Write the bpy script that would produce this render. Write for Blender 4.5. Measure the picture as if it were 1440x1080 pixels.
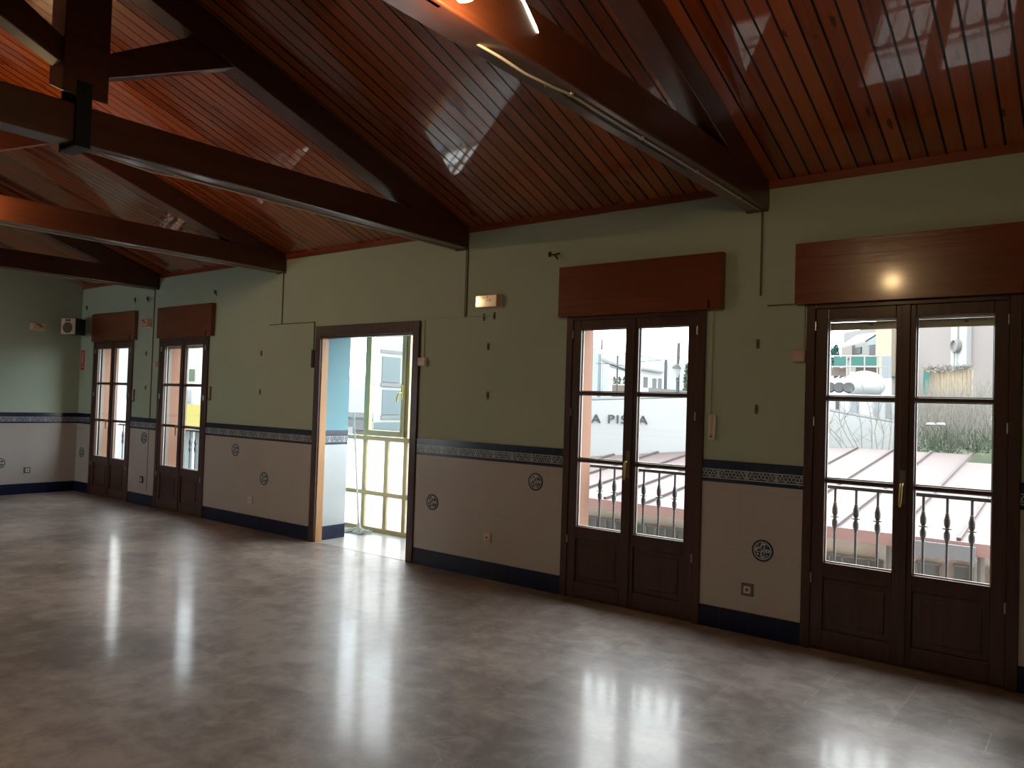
import bpy, bmesh, math, random
from mathutils import Vector, Matrix
for o in list(bpy.data.objects): bpy.data.objects.remove(o, do_unlink=True)
S = bpy.context.scene
COL = S.collection
random.seed(7)

# ------------------------------------------------------------------ camera
F, YAW, PITCH, ROLL = 1080.906, 0.6593888, 0.0246702, 0.0314200
EYE = Vector((0, 0, 1.5))
RI = Vector((math.cos(YAW), math.sin(YAW), 0))
FW = Vector((-math.sin(YAW)*math.cos(PITCH), math.cos(YAW)*math.cos(PITCH), math.sin(PITCH)))
UP = RI.cross(FW)
CR = RI*math.cos(ROLL) + UP*math.sin(ROLL)
CU = -RI*math.sin(ROLL) + UP*math.cos(ROLL)
cam_data = bpy.data.cameras.new('camera'); cam = bpy.data.objects.new('camera', cam_data); COL.objects.link(cam)
M = Matrix.Identity(4)
for i in range(3):
    M[i][0] = CR[i]; M[i][1] = CU[i]; M[i][2] = -FW[i]; M[i][3] = EYE[i]
cam.matrix_world = M
cam_data.sensor_width = 36; cam_data.lens = F/1440*36; cam_data.clip_start = 0.05; cam_data.clip_end = 1500
S.camera = cam
def U(px, py, Y):
    """point at depth Y (metres beyond the camera, across the window wall) seen in direction px,py"""
    d = CR*((px-720)/F) - CU*((py-540)/F) + FW
    return EYE + d*(Y/d.y)

# ------------------------------------------------------------------ world and exposure
W = bpy.data.worlds.new('sky'); S.world = W; W.use_nodes = True
wn = W.node_tree; wn.nodes.clear()
wo = wn.nodes.new('ShaderNodeOutputWorld'); bg = wn.nodes.new('ShaderNodeBackground')
tc = wn.nodes.new('ShaderNodeTexCoord'); mp = wn.nodes.new('ShaderNodeMapping'); no = wn.nodes.new('ShaderNodeTexNoise')
mp.inputs['Scale'].default_value = (1, 1, 3)
rm = wn.nodes.new('ShaderNodeValToRGB')
no.inputs['Scale'].default_value = 2.2; no.inputs['Detail'].default_value = 4
rm.color_ramp.elements[0].color = (.80, .88, 1, 1); rm.color_ramp.elements[1].color = (1, .99, .97, 1)
rm.color_ramp.elements[0].position = .3; rm.color_ramp.elements[1].position = .6
wn.links.new(tc.outputs['Generated'], mp.inputs[0]); wn.links.new(mp.outputs[0], no.inputs[0]); wn.links.new(no.outputs[0], rm.inputs[0])
wn.links.new(rm.outputs[0], bg.inputs[0]); bg.inputs[1].default_value = 10.5
wn.links.new(bg.outputs[0], wo.inputs[0])
S.view_settings.view_transform = 'Standard'; S.view_settings.look = 'None'
S.view_settings.exposure = 0.0; S.view_settings.gamma = 1; S.view_settings.use_curve_mapping = False
S.cycles.max_bounces = 10; S.cycles.diffuse_bounces = 6; S.cycles.transparent_max_bounces = 24
S.cycles.caustics_reflective = False; S.cycles.sample_clamp_indirect = 6

# ------------------------------------------------------------------ material helpers
class NT:
    def __init__(s, name):
        s.m = bpy.data.materials.new(name); s.m.use_nodes = True; s.t = s.m.node_tree; s.t.nodes.clear()
        s.out = s.n('OutputMaterial'); 
    def n(s, k, **kw):
        x = s.t.nodes.new('ShaderNode'+k)
        for a, b in kw.items(): setattr(x, a, b)
        return x
    def l(s, a, b): s.t.links.new(a, b)
    def val(s, sock, v):
        if hasattr(v, 'links') or isinstance(v, bpy.types.NodeSocket): s.l(v, sock)
        else: sock.default_value = v
    def math(s, op, a, b=0.0, c=None, clamp=False):
        x = s.n('Math', operation=op, use_clamp=clamp); s.val(x.inputs[0], a); s.val(x.inputs[1], b)
        if c is not None: s.val(x.inputs[2], c)
        return x.outputs[0]
    def mix(s, f, a, b, mode='MIX'):
        x = s.n('MixRGB', blend_type=mode); s.val(x.inputs[0], f); s.val(x.inputs[1], a); s.val(x.inputs[2], b); return x.outputs[0]
    def pos(s):
        return s.n('NewGeometry').outputs['Position']
    def obj(s):
        return s.n('TexCoord').outputs['Object']
    def xyz(s, v):
        x = s.n('SeparateXYZ'); s.l(v, x.inputs[0]); return x.outputs
    def comb(s, a, b, c):
        x = s.n('CombineXYZ'); s.val(x.inputs[0], a); s.val(x.inputs[1], b); s.val(x.inputs[2], c); return x.outputs[0]
    def noise(s, v, scale, detail=4, rough=.5, dist=0):
        x = s.n('TexNoise'); s.l(v, x.inputs['Vector']); x.inputs['Scale'].default_value = scale; x.inputs['Detail'].default_value = detail
        x.inputs['Roughness'].default_value = rough; x.inputs['Distortion'].default_value = dist; return x.outputs['Fac']
    def scale(s, v, sc):
        x = s.n('Mapping'); s.l(v, x.inputs[0]); x.inputs['Scale'].default_value = sc; return x.outputs[0]
    def ramp(s, f, stops):
        x = s.n('ValToRGB'); s.l(f, x.inputs[0]); e = x.color_ramp.elements
        while len(e) < len(stops): e.new(.5)
        for i, (p, c) in enumerate(stops):
            e[i].position = p; e[i].color = tuple(c)+(1,) if len(c) == 3 else c
        return x.outputs[0]
    def bsdf(s, col, rough=.5, metal=0, spec=.5, coat=0, coat_rough=.1, bump=None, bstr=.1, bdist=.01, trans=0, emis=None, estr=0):
        b = s.n('BsdfPrincipled'); s.val(b.inputs['Base Color'], col if not isinstance(col, tuple) or len(col) == 4 else col+(1,))
        s.val(b.inputs['Roughness'], rough); b.inputs['Metallic'].default_value = metal
        b.inputs['Specular IOR Level'].default_value = spec; b.inputs['Coat Weight'].default_value = coat; b.inputs['Coat Roughness'].default_value = coat_rough
        b.inputs['Transmission Weight'].default_value = trans
        if emis: b.inputs['Emission Color'].default_value = emis+(1,); b.inputs['Emission Strength'].default_value = estr
        if bump is not None:
            x = s.n('Bump'); x.inputs['Strength'].default_value = bstr; x.inputs['Distance'].default_value = bdist
            s.l(bump, x.inputs['Height']); s.l(x.outputs[0], b.inputs['Normal'])
        s.l(b.outputs[0], s.out.inputs[0]); return b
def plain(name, col, rough=.6, metal=0, var=.06, scale=6, **kw):
    t = NT(name); f = t.noise(t.obj(), scale, 5)
    c2 = tuple(max(0, c*(1-var*2)) for c in col)
    t.bsdf(t.mix(f, c2+(1,), col+(1,)), rough, metal, **kw); return t.m

def wood(name, c1, c2, axis=0, rough=.35, coat=.3, grain=1.0, coat_rough=.15, bstr=.06):
    t = NT(name); sc = [28*grain]*3; sc[axis] = 1.6*grain
    v = t.scale(t.pos(), tuple(sc)); f = t.noise(v, 1.0, 6, .6, .6)
    g = t.noise(t.pos(), 1.3, 2)
    f2 = t.math('ADD', t.math('MULTIPLY', f, .8), t.math('MULTIPLY', g, .3))
    t.bsdf(t.ramp(f2, [(.3, c1), (.75, c2)]), rough, spec=.4, coat=coat, coat_rough=coat_rough, bump=f, bstr=bstr, bdist=.004)
    return t.m

MT = {}
MT['frame'] = wood('dark_stained_door_wood', (.040, .017, .013), (.085, .034, .024), 2, .4, .2)
MT['frame_h'] = wood('dark_stained_door_wood_across', (.040, .017, .013), (.085, .034, .024), 0, .4, .2)
MT['box'] = wood('red_brown_varnished_wood', (.12, .027, .012), (.23, .058, .022), 0, .28, .5, .8, .12, .35)
MT['beam'] = wood('dark_beam_wood', (.048, .013, .006), (.09, .026, .011), 1, .4, .6, .6, .2)
MT['trimwood'] = wood('cornice_wood', (.16, .035, .014), (.28, .07, .026), 0, .35, .3)
MT['jamb'] = wood('honey_pine_jamb', (.45, .20, .07), (.62, .32, .12), 2, .4, .2)
MT['iron'] = plain('black_iron', (.012, .012, .012), .5, .6)
MT['brass'] = plain('brass', (.62, .45, .16), .3, 1)
MT['brass_y'] = plain('yellow_brass_lacquer', (.70, .62, .18), .35, .2)
MT['steel'] = plain('steel', (.5, .5, .5), .3, 1)
MT['white'] = plain('white_plastic', (.70, .68, .62), .4, var=.03)
MT['cream'] = plain('cream_plastic', (.66, .50, .40), .4, var=.03)
MT['grey_pl'] = plain('grey_plastic', (.16, .15, .13), .4, var=.03)
MT['black'] = plain('black_plastic', (.012, .012, .012), .55, var=.02)
MT['cable'] = plain('pale_cable', (.50, .46, .40), .45, var=.03)
MT['cable_dark'] = plain('painted_duct', (.10, .10, .07), .5, var=.03)
MT['salmon'] = plain('salmon_facade_paint', (.27, .142, .092), .85, var=.04)
MT['bead'] = plain('pale_putty_bead', (.50, .45, .38), .5, var=.02)
MT['guide'] = plain('pale_metal_guide', (.20, .19, .165), .5, var=.02)
MT['slat'] = plain('beige_shutter_slat', (.60, .55, .42), .55, var=.03)

def paint(name, col, col2):
    t = NT(name); p = t.pos(); f = t.noise(p, .9, 5, .6); g = t.noise(p, 60, 3)
    c = t.mix(t.ramp(f, [(.35, (0, 0, 0)), (.7, (1, 1, 1))]), col+(1,), col2+(1,))
    t.bsdf(c, .62, bump=g, bstr=.05, bdist=.002, spec=.35); return t.m
MT['paint'] = paint('pale_green_wall_paint', (.42, .52, .42), (.46, .54, .43))
MT['teal'] = paint('teal_wall_paint', (.19, .37, .43), (.21, .40, .46))

def dado_mat():
    t = NT('beige_dado_tile'); p = t.pos(); x, y, z = t.xyz(p)
    u = t.math('ADD', x, y)
    gx = t.math('LESS_THAN', t.math('PINGPONG', t.math('ADD', u, 50.07), .2), .0012)
    gz = t.math('LESS_THAN', t.math('PINGPONG', t.math('ADD', z, .25), .2), .0012)
    g = t.math('MAXIMUM', gx, gz)
    f = t.noise(p, 2.2, 5)
    c = t.mix(f, (.45, .415, .39, 1), (.53, .50, .475, 1))
    c = t.mix(t.math('MULTIPLY', g, .35), c, (.28, .26, .24, 1))
    t.bsdf(c, .22, spec=.5, bump=t.math('SUBTRACT', 1.0, g), bstr=.1, bdist=.002); return t.m
MT['dado'] = dado_mat()
def band_mat():
    t = NT('patterned_border_tile'); p = t.pos(); x, y, z = t.xyz(p)
    u = t.math('FRACT', t.math('DIVIDE', t.math('ADD', t.math('ADD', x, y), 100.03), .2))
    up = t.math('ABSOLUTE', t.math('SUBTRACT', u, .5))            # 0 in the middle of a tile .. 0.5 at its ends
    v = t.math('DIVIDE', t.math('SUBTRACT', z, 1.025), .065)       # 0..1 across the figured strip
    inside = t.math('MULTIPLY', t.math('GREATER_THAN', v, 0), t.math('LESS_THAN', v, 1))
    vv = t.math('ABSOLUTE', t.math('SUBTRACT', v, .5))
    edge = t.math('GREATER_THAN', vv, .40)
    joint = t.math('GREATER_THAN', up, .475)
    # scroll: |v-.5| compared with a waving line, plus leaf lobes
    wv = t.math('MULTIPLY', t.math('SINE', t.math('MULTIPLY', up, 25.0)), .28)
    l1 = t.math('LESS_THAN', t.math('ABSOLUTE', t.math('SUBTRACT', t.math('SUBTRACT', v, .5), wv)), .075)
    l2 = t.math('LESS_THAN', t.math('ABSOLUTE', t.math('ADD', t.math('SUBTRACT', v, .5), t.math('MULTIPLY', wv, .8))), .05)
    vo = t.n('TexVoronoi'); t.l(t.comb(t.math('MULTIPLY', up, 14.0), t.math('MULTIPLY', v, 3.5), 0.0), vo.inputs['Vector']); vo.inputs['Scale'].default_value = 1
    dots = t.math('LESS_THAN', vo.outputs['Distance'], .26)
    pat = t.math('MAXIMUM', t.math('MAXIMUM', l1, l2), t.math('MAXIMUM', dots, t.math('MAXIMUM', edge, joint)))
    pat = t.math('MULTIPLY', pat, inside)
    tj = t.math('MULTIPLY', t.math('GREATER_THAN', up, .494), .5)
    base = t.mix(t.math('MULTIPLY', inside, .5), (.010, .016, .045, 1), (.05, .07, .12, 1))
    c = t.mix(pat, base, (.42, .46, .50, 1)); c = t.mix(tj, c, (.10, .13, .2, 1))
    t.bsdf(c, .2, spec=.5); return t.m
MT['band'] = band_mat()
def skirt_mat():
    t = NT('navy_skirting_tile'); p = t.pos(); x, y, z = t.xyz(p)
    u = t.math('PINGPONG', t.math('ADD', t.math('ADD', x, y), 100.0), .1)
    g = t.math('LESS_THAN', u, .0018)
    t.bsdf(t.mix(g, (.006, .011, .045, 1), (.03, .045, .09, 1)), .3, spec=.3); return t.m
MT['skirt'] = skirt_mat()

def floor_mat(name, dark, mid, light, rough, veins=1.0, coat=.3):
    t = NT(name); p = t.pos(); x, y, z = t.xyz(p)
    T = .4
    ix = t.math('FLOOR', t.math('DIVIDE', t.math('ADD', x, .02), T)); iy = t.math('FLOOR', t.math('DIVIDE', t.math('ADD', y, .3), T))
    wn_ = t.n('TexWhiteNoise', noise_dimensions='2D'); t.l(t.comb(ix, iy, 0.0), wn_.inputs['Vector'])
    gx = t.math('LESS_THAN', t.math('PINGPONG', t.math('ADD', x, 40.02), T/2), .0016)
    gy = t.math('LESS_THAN', t.math('PINGPONG', t.math('ADD', y, 40.3), T/2), .0016)
    g = t.math('MAXIMUM', gx, gy)
    big = t.noise(p, .55, 4, .6, .5); fine = t.noise(p, 5.5, 7, .7, .4); sp = t.noise(p, 90, 2)
    f = t.math('ADD', t.math('MULTIPLY', big, .55), t.math('MULTIPLY', fine, .45))
    f = t.math('ADD', .5, t.math('MULTIPLY', t.math('SUBTRACT', f, .5), 1.9))
    f = t.math('ADD', f, t.math('MULTIPLY', t.math('SUBTRACT', wn_.outputs['Value'], .5), .10))
    c = t.ramp(f, [(.32, dark), (.5, mid), (.68, light)])
    # pale broken repair lines and veins
    vo = t.n('TexVoronoi', feature='DISTANCE_TO_EDGE'); 
    dv = t.n('VectorMath', operation='ADD'); t.l(p, dv.inputs[0])
    nz = t.n('TexNoise'); t.l(p, nz.inputs['Vector']); nz.inputs['Scale'].default_value = 2.5; t.l(nz.outputs['Color'], dv.inputs[1])
    t.l(dv.outputs[0], vo.inputs['Vector']); vo.inputs['Scale'].default_value = .9
    vein = t.math('MULTIPLY', t.math('LESS_THAN', vo.outputs['Distance'], .006), t.math('GREATER_THAN', t.noise(p, 3, 3), .52))
    c = t.mix(t.math('MULTIPLY', vein, .35*veins), c, (.42, .36, .30, 1))
    g = t.math('MULTIPLY', g, t.math('GREATER_THAN', t.noise(p, 1.7, 3), .48)); c = t.mix(t.math('MULTIPLY', g, t.math('ADD', .12, t.math('MULTIPLY', t.math('GREATER_THAN', y, 4.1), .5))), c, (.62, .55, .48, 1))
    r = t.math('ADD', rough, t.math('MULTIPLY', t.math('SUBTRACT', fine, .5), .16))
    hb = t.math('ADD', t.math('MULTIPLY', t.noise(t.scale(p, (1, 1, 1)), 9, 3), 1.0), t.math('MULTIPLY', g, -.3))
    t.bsdf(c, t.math('ADD', r, .22), spec=.7, coat=coat, coat_rough=.13, bump=hb, bstr=.04, bdist=.02); return t.m
MT['floor'] = floor_mat('polished_brown_marble_tile', (.17, .135, .122), (.30, .25, .228), (.45, .395, .365), .2)
MT['floor_w'] = floor_mat('pale_polished_tile', (.44, .43, .40), (.52, .51, .48), (.60, .59, .56), .12, .2)

def ceil_mat():
    t = NT('varnished_pine_boards'); p = t.pos(); x, y, z = t.xyz(p)
    Wd = .0975
    xs = t.math('DIVIDE', t.math('ADD', x, 50.0), Wd)
    ix = t.math('FLOOR', xs); u = t.math('FRACT', xs)
    wn_ = t.n('TexWhiteNoise', noise_dimensions='1D'); t.l(ix, wn_.inputs['W']); rnd = wn_.outputs['Value']
    # board end joints
    joint_y = t.math('FRACT', t.math('DIVIDE', t.math('ADD', y, t.math('MULTIPLY', rnd, 37.0)), 2.4))
    g = t.math('MAXIMUM', t.math('LESS_THAN', u, .09), t.math('GREATER_THAN', u, .96))
    gv = t.math('SUBTRACT', 1.0, t.math('MULTIPLY', t.math('GREATER_THAN', t.math('ABSOLUTE', t.math('SUBTRACT', u, .5)), .44), 1.0))
    off = t.math('MULTIPLY', rnd, 23.0)
    v = t.comb(t.math('MULTIPLY', x, 34.0), t.math('ADD', t.math('MULTIPLY', y, 1.8), off), 0.0)
    gr = t.noise(v, 1.0, 6, .6, .8)
    vo = t.n('TexVoronoi'); t.l(t.comb(t.math('MULTIPLY', x, 10.2564), t.math('ADD', t.math('MULTIPLY', y, 2.6), off), 0.0), vo.inputs['Vector']); vo.inputs['Scale'].default_value = 1
    knot = t.math('MULTIPLY', t.math('LESS_THAN', vo.outputs['Distance'], .13), t.math('GREATER_THAN', t.noise(p, 3.1, 1), .5))
    f = t.math('ADD', t.math('MULTIPLY', gr, .6), t.math('MULTIPLY', rnd, .42))
    c = t.ramp(f, [(.2, (.16, .028, .007)), (.5, (.29, .062, .014)), (.85, (.40, .105, .025))])
    c = t.mix(t.math('MULTIPLY', knot, .75), c, (.035, .010, .005, 1))
    c = t.mix(g, c, (.012, .004, .002, 1))
    h = t.math('SUBTRACT', t.math('ADD', gv, t.math('MULTIPLY', gr, .06)), t.math('MULTIPLY', g, 1.5))
    r = t.math('ADD', .22, t.math('MULTIPLY', rnd, .14))
    b = t.bsdf(c, r, spec=.25, coat=1.0, coat_rough=.035, bump=h, bstr=.22, bdist=.006); t.l(t.math('SUBTRACT', 1.0, g), b.inputs['Coat Weight']); return t.m
MT['boards'] = ceil_mat()

def glass_mat(name, tint=(.96, .985, .98), frost=0.0):
    t = NT(name); tr = t.n('BsdfTransparent'); tr.inputs[0].default_value = tint+(1,)
    gl = t.n('BsdfGlossy'); gl.inputs['Roughness'].default_value = .02 if not frost else .25
    fr = t.n('Fresnel'); fr.inputs[0].default_value = 1.45
    base = tr.outputs[0]
    if frost:
        tl = t.n('BsdfTranslucent'); tl.inputs[0].default_value = (.93, .96, .96, 1)
        mx = t.n('MixShader'); mx.inputs[0].default_value = frost; t.l(tr.outputs[0], mx.inputs[1]); t.l(tl.outputs[0], mx.inputs[2]); base = mx.outputs[0]
    m2 = t.n('MixShader'); t.l(t.math('MULTIPLY', fr.outputs[0], t.math('SUBTRACT', 1.0, t.n('NewGeometry').outputs['Backfacing'])), m2.inputs[0]); t.l(base, m2.inputs[1]); t.l(gl.outputs[0], m2.inputs[2])
    t.l(m2.outputs[0], t.out.inputs[0]); return t.m
MT['glass'] = glass_mat('clear_glass')
MT['frost'] = glass_mat('frosted_glass', frost=.92)
def emit(name, col, st):
    t = NT(name); t.bsdf(col, .4, emis=col, estr=st); return t.m

# ------------------------------------------------------------------ mesh helpers
class MB:
    def __init__(s): s.v = []; s.f = []; s.mi = []
    def add(s, vs, fs, m=0):
        b = len(s.v); s.v += [tuple(v) for v in vs]; s.f += [tuple(b+i for i in f) for f in fs]; s.mi += [m]*len(fs); return s
    def box(s, x0, x1, y0, y1, z0, z1, m=0):
        return s.add([(x, y, z) for z in (z0, z1) for y in (y0, y1) for x in (x0, x1)],
                     [(0, 2, 3, 1), (4, 5, 7, 6), (0, 1, 5, 4), (2, 6, 7, 3), (0, 4, 6, 2), (1, 3, 7, 5)], m)
    def prism(s, pts, ax, a0, a1, m=0):
        """pts: 2-D outline; extruded along axis ax (0 x: pts are y,z; 1 y: x,z; 2 z: x,y)"""
        def P3(p, a): return (a, p[0], p[1]) if ax == 0 else ((p[0], a, p[1]) if ax == 1 else (p[0], p[1], a))
        n = len(pts); vs = [P3(p, a0) for p in pts]+[P3(p, a1) for p in pts]
        return s.add(vs, [tuple(range(n))[::-1], tuple(range(n, 2*n))]+[(i, (i+1) % n, n+(i+1) % n, n+i) for i in range(n)], m)
    def beam(s, p0, p1, w, h, m=0, up=(0, 0, 1)):
        p0 = Vector(p0); p1 = Vector(p1); d = (p1-p0).normalized(); a = d.cross(Vector(up)).normalized()*w/2; b = a.cross(d).normalized()*h/2
        vs = [p+q for p in (p0, p1) for q in (-a-b, a-b, a+b, -a+b)]
        return s.add(vs, [(3, 2, 1, 0), (4, 5, 6, 7), (0, 1, 5, 4), (1, 2, 6, 5), (2, 3, 7, 6), (3, 0, 4, 7)], m)
    def tube(s, pts, r, n=8, m=0, caps=True):
        pts = [Vector(p) for p in pts]; rings = []; R = r if isinstance(r, (list, tuple)) else [r]*len(pts)
        ref = None
        for i, p in enumerate(pts):
            d = (pts[min(i+1, len(pts)-1)]-pts[max(i-1, 0)]).normalized()
            if ref is None: ref = Vector((0, 0, 1)) if abs(d.z) < .9 else Vector((1, 0, 0))
            a = d.cross(ref).normalized(); b = a.cross(d).normalized(); ref = b if abs(b.dot(d)) < .5 else ref
            rings.append([p+(a*math.cos(t)+b*math.sin(t))*R[i] for t in [2*math.pi*k/n for k in range(n)]])
        vs = [v for r_ in rings for v in r_]; fs = []
        for i in range(len(pts)-1):
            for k in range(n): fs.append((i*n+k, i*n+(k+1) % n, (i+1)*n+(k+1) % n, (i+1)*n+k))
        if caps: fs += [tuple(range(n))[::-1], tuple(range((len(pts)-1)*n, len(pts)*n))]
        return s.add(vs, fs, m)
    def lathe(s, prof, c, ax=(0, 0, 1), n=20, m=0, caps=True):
        """prof: (radius, height) list along ax from c"""
        c = Vector(c); ax = Vector(ax).normalized(); a = ax.orthogonal().normalized(); b = ax.cross(a)
        vs = [c+ax*h+(a*math.cos(2*math.pi*k/n)+b*math.sin(2*math.pi*k/n))*max(r, 1e-5) for r, h in prof for k in range(n)]
        fs = [(i*n+k, i*n+(k+1) % n, (i+1)*n+(k+1) % n, (i+1)*n+k) for i in range(len(prof)-1) for k in range(n)]
        if caps: fs += [tuple(range(n))[::-1], tuple(range((len(prof)-1)*n, len(prof)*n))]
        return s.add(vs, fs, m)
    def build(s, name, mats, parent=None, smooth=False, bevel=0, loc=None):
        me = bpy.data.meshes.new(name); me.from_pydata(s.v, [], s.f)
        if not isinstance(mats, (list, tuple)): mats = [mats]
        for m in mats: me.materials.append(MT[m] if isinstance(m, str) else m)
        for p, i in zip(me.polygons, s.mi): p.material_index = i
        bm = bmesh.new(); bm.from_mesh(me); bmesh.ops.recalc_face_normals(bm, faces=bm.faces); bm.to_mesh(me); bm.free()
        if smooth:
            for p in me.polygons: p.use_smooth = True
            try: me.set_sharp_from_angle(angle=math.radians(40))
            except Exception: pass
        o = bpy.data.objects.new(name, me); COL.objects.link(o)
        if parent: o.parent = parent
        if loc: o.location = loc
        if bevel:
            b = o.modifiers.new('bevel', 'BEVEL'); b.width = bevel; b.segments = 2; b.limit_method = 'ANGLE'
        return o
def tag(o, label=None, cat=None, group=None, kind=None):
    if label: o['label'] = label
    if cat: o['category'] = cat
    if group: o['group'] = group
    if kind: o['kind'] = kind
    return o
def thing(name, loc=(0, 0, 0), rz=0, **kw):
    o = bpy.data.objects.new(name, None); COL.objects.link(o); o.location = loc; o.rotation_euler = (0, 0, rz); o.empty_display_size = .1
    return tag(o, **kw)
def kids(o): return [c for c in bpy.data.objects if c.parent == o]
def copy_tree(o, parent=None, **kw):
    c = o.copy(); COL.objects.link(c); c.parent = parent
    for ch in kids(o): copy_tree(ch, c)
    return tag(c, **kw)

# ------------------------------------------------------------------ room shell
XL, XR, YB, YF = -12.10, 4.0, -1.38, 5.10      # end wall, right wall, back wall, window wall
YO = 5.44                                        # outer face of the window wall
YR, ZW, SL = 1.86, 3.036, .34                    # ridge, wall-top height, roof slope
ZR = ZW + SL*(YF-YR)
DOORS = [-11.06, -9.19, -2.82, -.96]             # French door centres
DW = 1.17                                        # frame width
OPX0, OPX1, OPZ = -6.50, -5.09, 2.17             # plain opening to the gallery
def struct(o, label=None, cat=None):
    o['kind'] = 'structure'; return tag(o, label, cat)
# window wall in two skins (inside paint, outside salmon)
def wall_with_holes(mb, y0, y1, holes, x0, x1, z1, m):
    xs = x0
    for a, b, zt in sorted(holes):
        mb.box(xs, a, y0, y1, 0, z1, m); mb.box(a, b, y0, y1, zt, z1, m); xs = b
    mb.box(xs, x1, y0, y1, 0, z1, m)
holes = [(c-DW/2+.01, c+DW/2-.01, 2.19) for c in DOORS]+[(OPX0, OPX1, OPZ)]
mb = MB(); wall_with_holes(mb, YF, 5.19, holes, XL-.2, XR+.2, ZW+.0, 0)
wall_with_holes(mb, 5.19, YO, [(c-DW/2+.03, c+DW/2-.03, 2.19) for c in DOORS]+[(OPX0, OPX1, OPZ)], XL-.2, XR+.2, ZW+.2, 1)
struct(mb.build('wall_front', ['paint', 'salmon']), 'long pale green wall with the glazed doors and gallery opening', 'wall')
# lower storey of our own building, outside
mb = MB(); mb.box(XL-.2, XR+.2, 5.3, YO, -3.6, -.12)
struct(mb.build('trim_20', 'salmon'), 'salmon facade below the room floor', 'wall')
gable = lambda e=0: [(YB-.2, 0), (YO, 0), (YO, ZW-.10), (YR, ZR+.02), (YB-.2, ZW-.06)]
mb = MB(); mb.prism([(YB, 0), (YF, 0), (YF, ZW), (YR, ZR), (YB, ZW)], 0, XL-.2, XL)
struct(mb.build('wall_left', 'paint'), 'pale green end wall with the corner speaker', 'wall')
mb = MB(); mb.prism([(YB, 0), (YF, 0), (YF, ZW), (YR, ZR), (YB, ZW)], 0, XR, XR+.2)
struct(mb.build('wall_right', 'paint'), 'pale green wall out of frame on the right', 'wall')
BH = [(-11.65, -10.45, 2.2)]
mb = MB(); wall_with_holes(mb, YB-.3, YB, BH, XL-.2, XR+.2, ZW, 0)
struct(mb.build('wall_back', 'paint'), 'pale green wall behind the camera', 'wall')
mb = MB(); mb.box(XL-.2, XR+.2, YB-.3, YF+.05, -.12, 0)
struct(mb.build('floor', 'floor'), 'polished brown marble tile floor', 'floor')
mb = MB()
mb.prism([(YR, ZR), (YF, ZW), (YF, ZW+.12), (YR, ZR+.12)], 0, XL, XR)
mb.prism([(YR, ZR), (YB, ZW), (YB, ZW+.12), (YR, ZR+.12)], 0, XL, XR)
struct(mb.build('ceiling', 'boards'), 'pitched ceiling of varnished pine boards', 'ceiling')
mb = MB(); mb.box(XL-.3, XR+.3, YB-.6, YO+.5, ZR+.15, ZR+.25)
struct(mb.build('trim_21', 'slat'), 'roof deck over the ceiling boards', 'roof')
# cornice strips
TR = [-1.89, -4.56, -7.21, -9.93]                # truss centre lines
mb = MB()
ed = [XR, .86]+[t for t in ()]
mb.box(XL, XR, YF-.018, YF, ZW-.045, ZW+.01)
struct(mb.build('trim_1', 'trimwood', bevel=.003), 'red-brown cornice strip along the top of the window wall', 'trim')
mb = MB(); mb.box(XL, XR, YB, YB+.018, ZW-.045, ZW+.01)
struct(mb.build('trim_2', 'trimwood'), 'red-brown cornice strip behind the camera', 'trim')
# dado, border and skirting on the window wall
segs = []; x = XL
for a, b, _ in sorted([(c-DW/2, c+DW/2, 0) for c in DOORS]+[(-6.56, -5.04, 0)]): segs.append((x, a)); x = b
segs.append((x, XR))
n = 3
def seg_box(z0, z1, t, mat, name, label, cat):
    m_ = MB()
    for a, b in segs: m_.box(a, b, YF-t, YF, z0, z1)
    return struct(m_.build(name, mat), label, cat)
seg_box(.14, 1.0, .008, 'dado', 'trim_3', 'beige tile dado along the window wall', 'tiles')
seg_box(1.0, 1.15, .011, 'band', 'trim_4', 'navy border with white scrolls along the window wall', 'tiles')
seg_box(0, .147, .012, 'skirt', 'baseboard_front', 'navy tile skirting along the window wall', 'skirting')
for nm, mat, z0, z1, t in (('trim_5', 'dado', .14, 1.0, .008), ('trim_6', 'band', 1.0, 1.15, .011), ('baseboard_left', 'skirt', 0, .147, .012)):
    m_ = MB(); m_.box(XL, XL+t, YB, YF, z0, z1); lb = {'trim_5': 'beige tile dado on the end wall', 'trim_6': 'navy border with white scrolls on the end wall', 'baseboard_left': 'navy tile skirting on the end wall'}[nm]
    struct(m_.build(nm, mat), lb, 'tiles')
for nm, mat, z0, z1, t in (('trim_7', 'dado', .14, 1.0, .008), ('trim_8', 'band', 1.0, 1.15, .011), ('baseboard_back', 'skirt', 0, .147, .012)):
    m_ = MB(); x = XL
    for a, b, _ in BH: m_.box(x, a, YB, YB+t, z0, z1); x = b
    m_.box(x, XR, YB, YB+t, z0, z1); struct(m_.build(nm, mat), 'tiles behind the camera', 'tiles')

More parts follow.
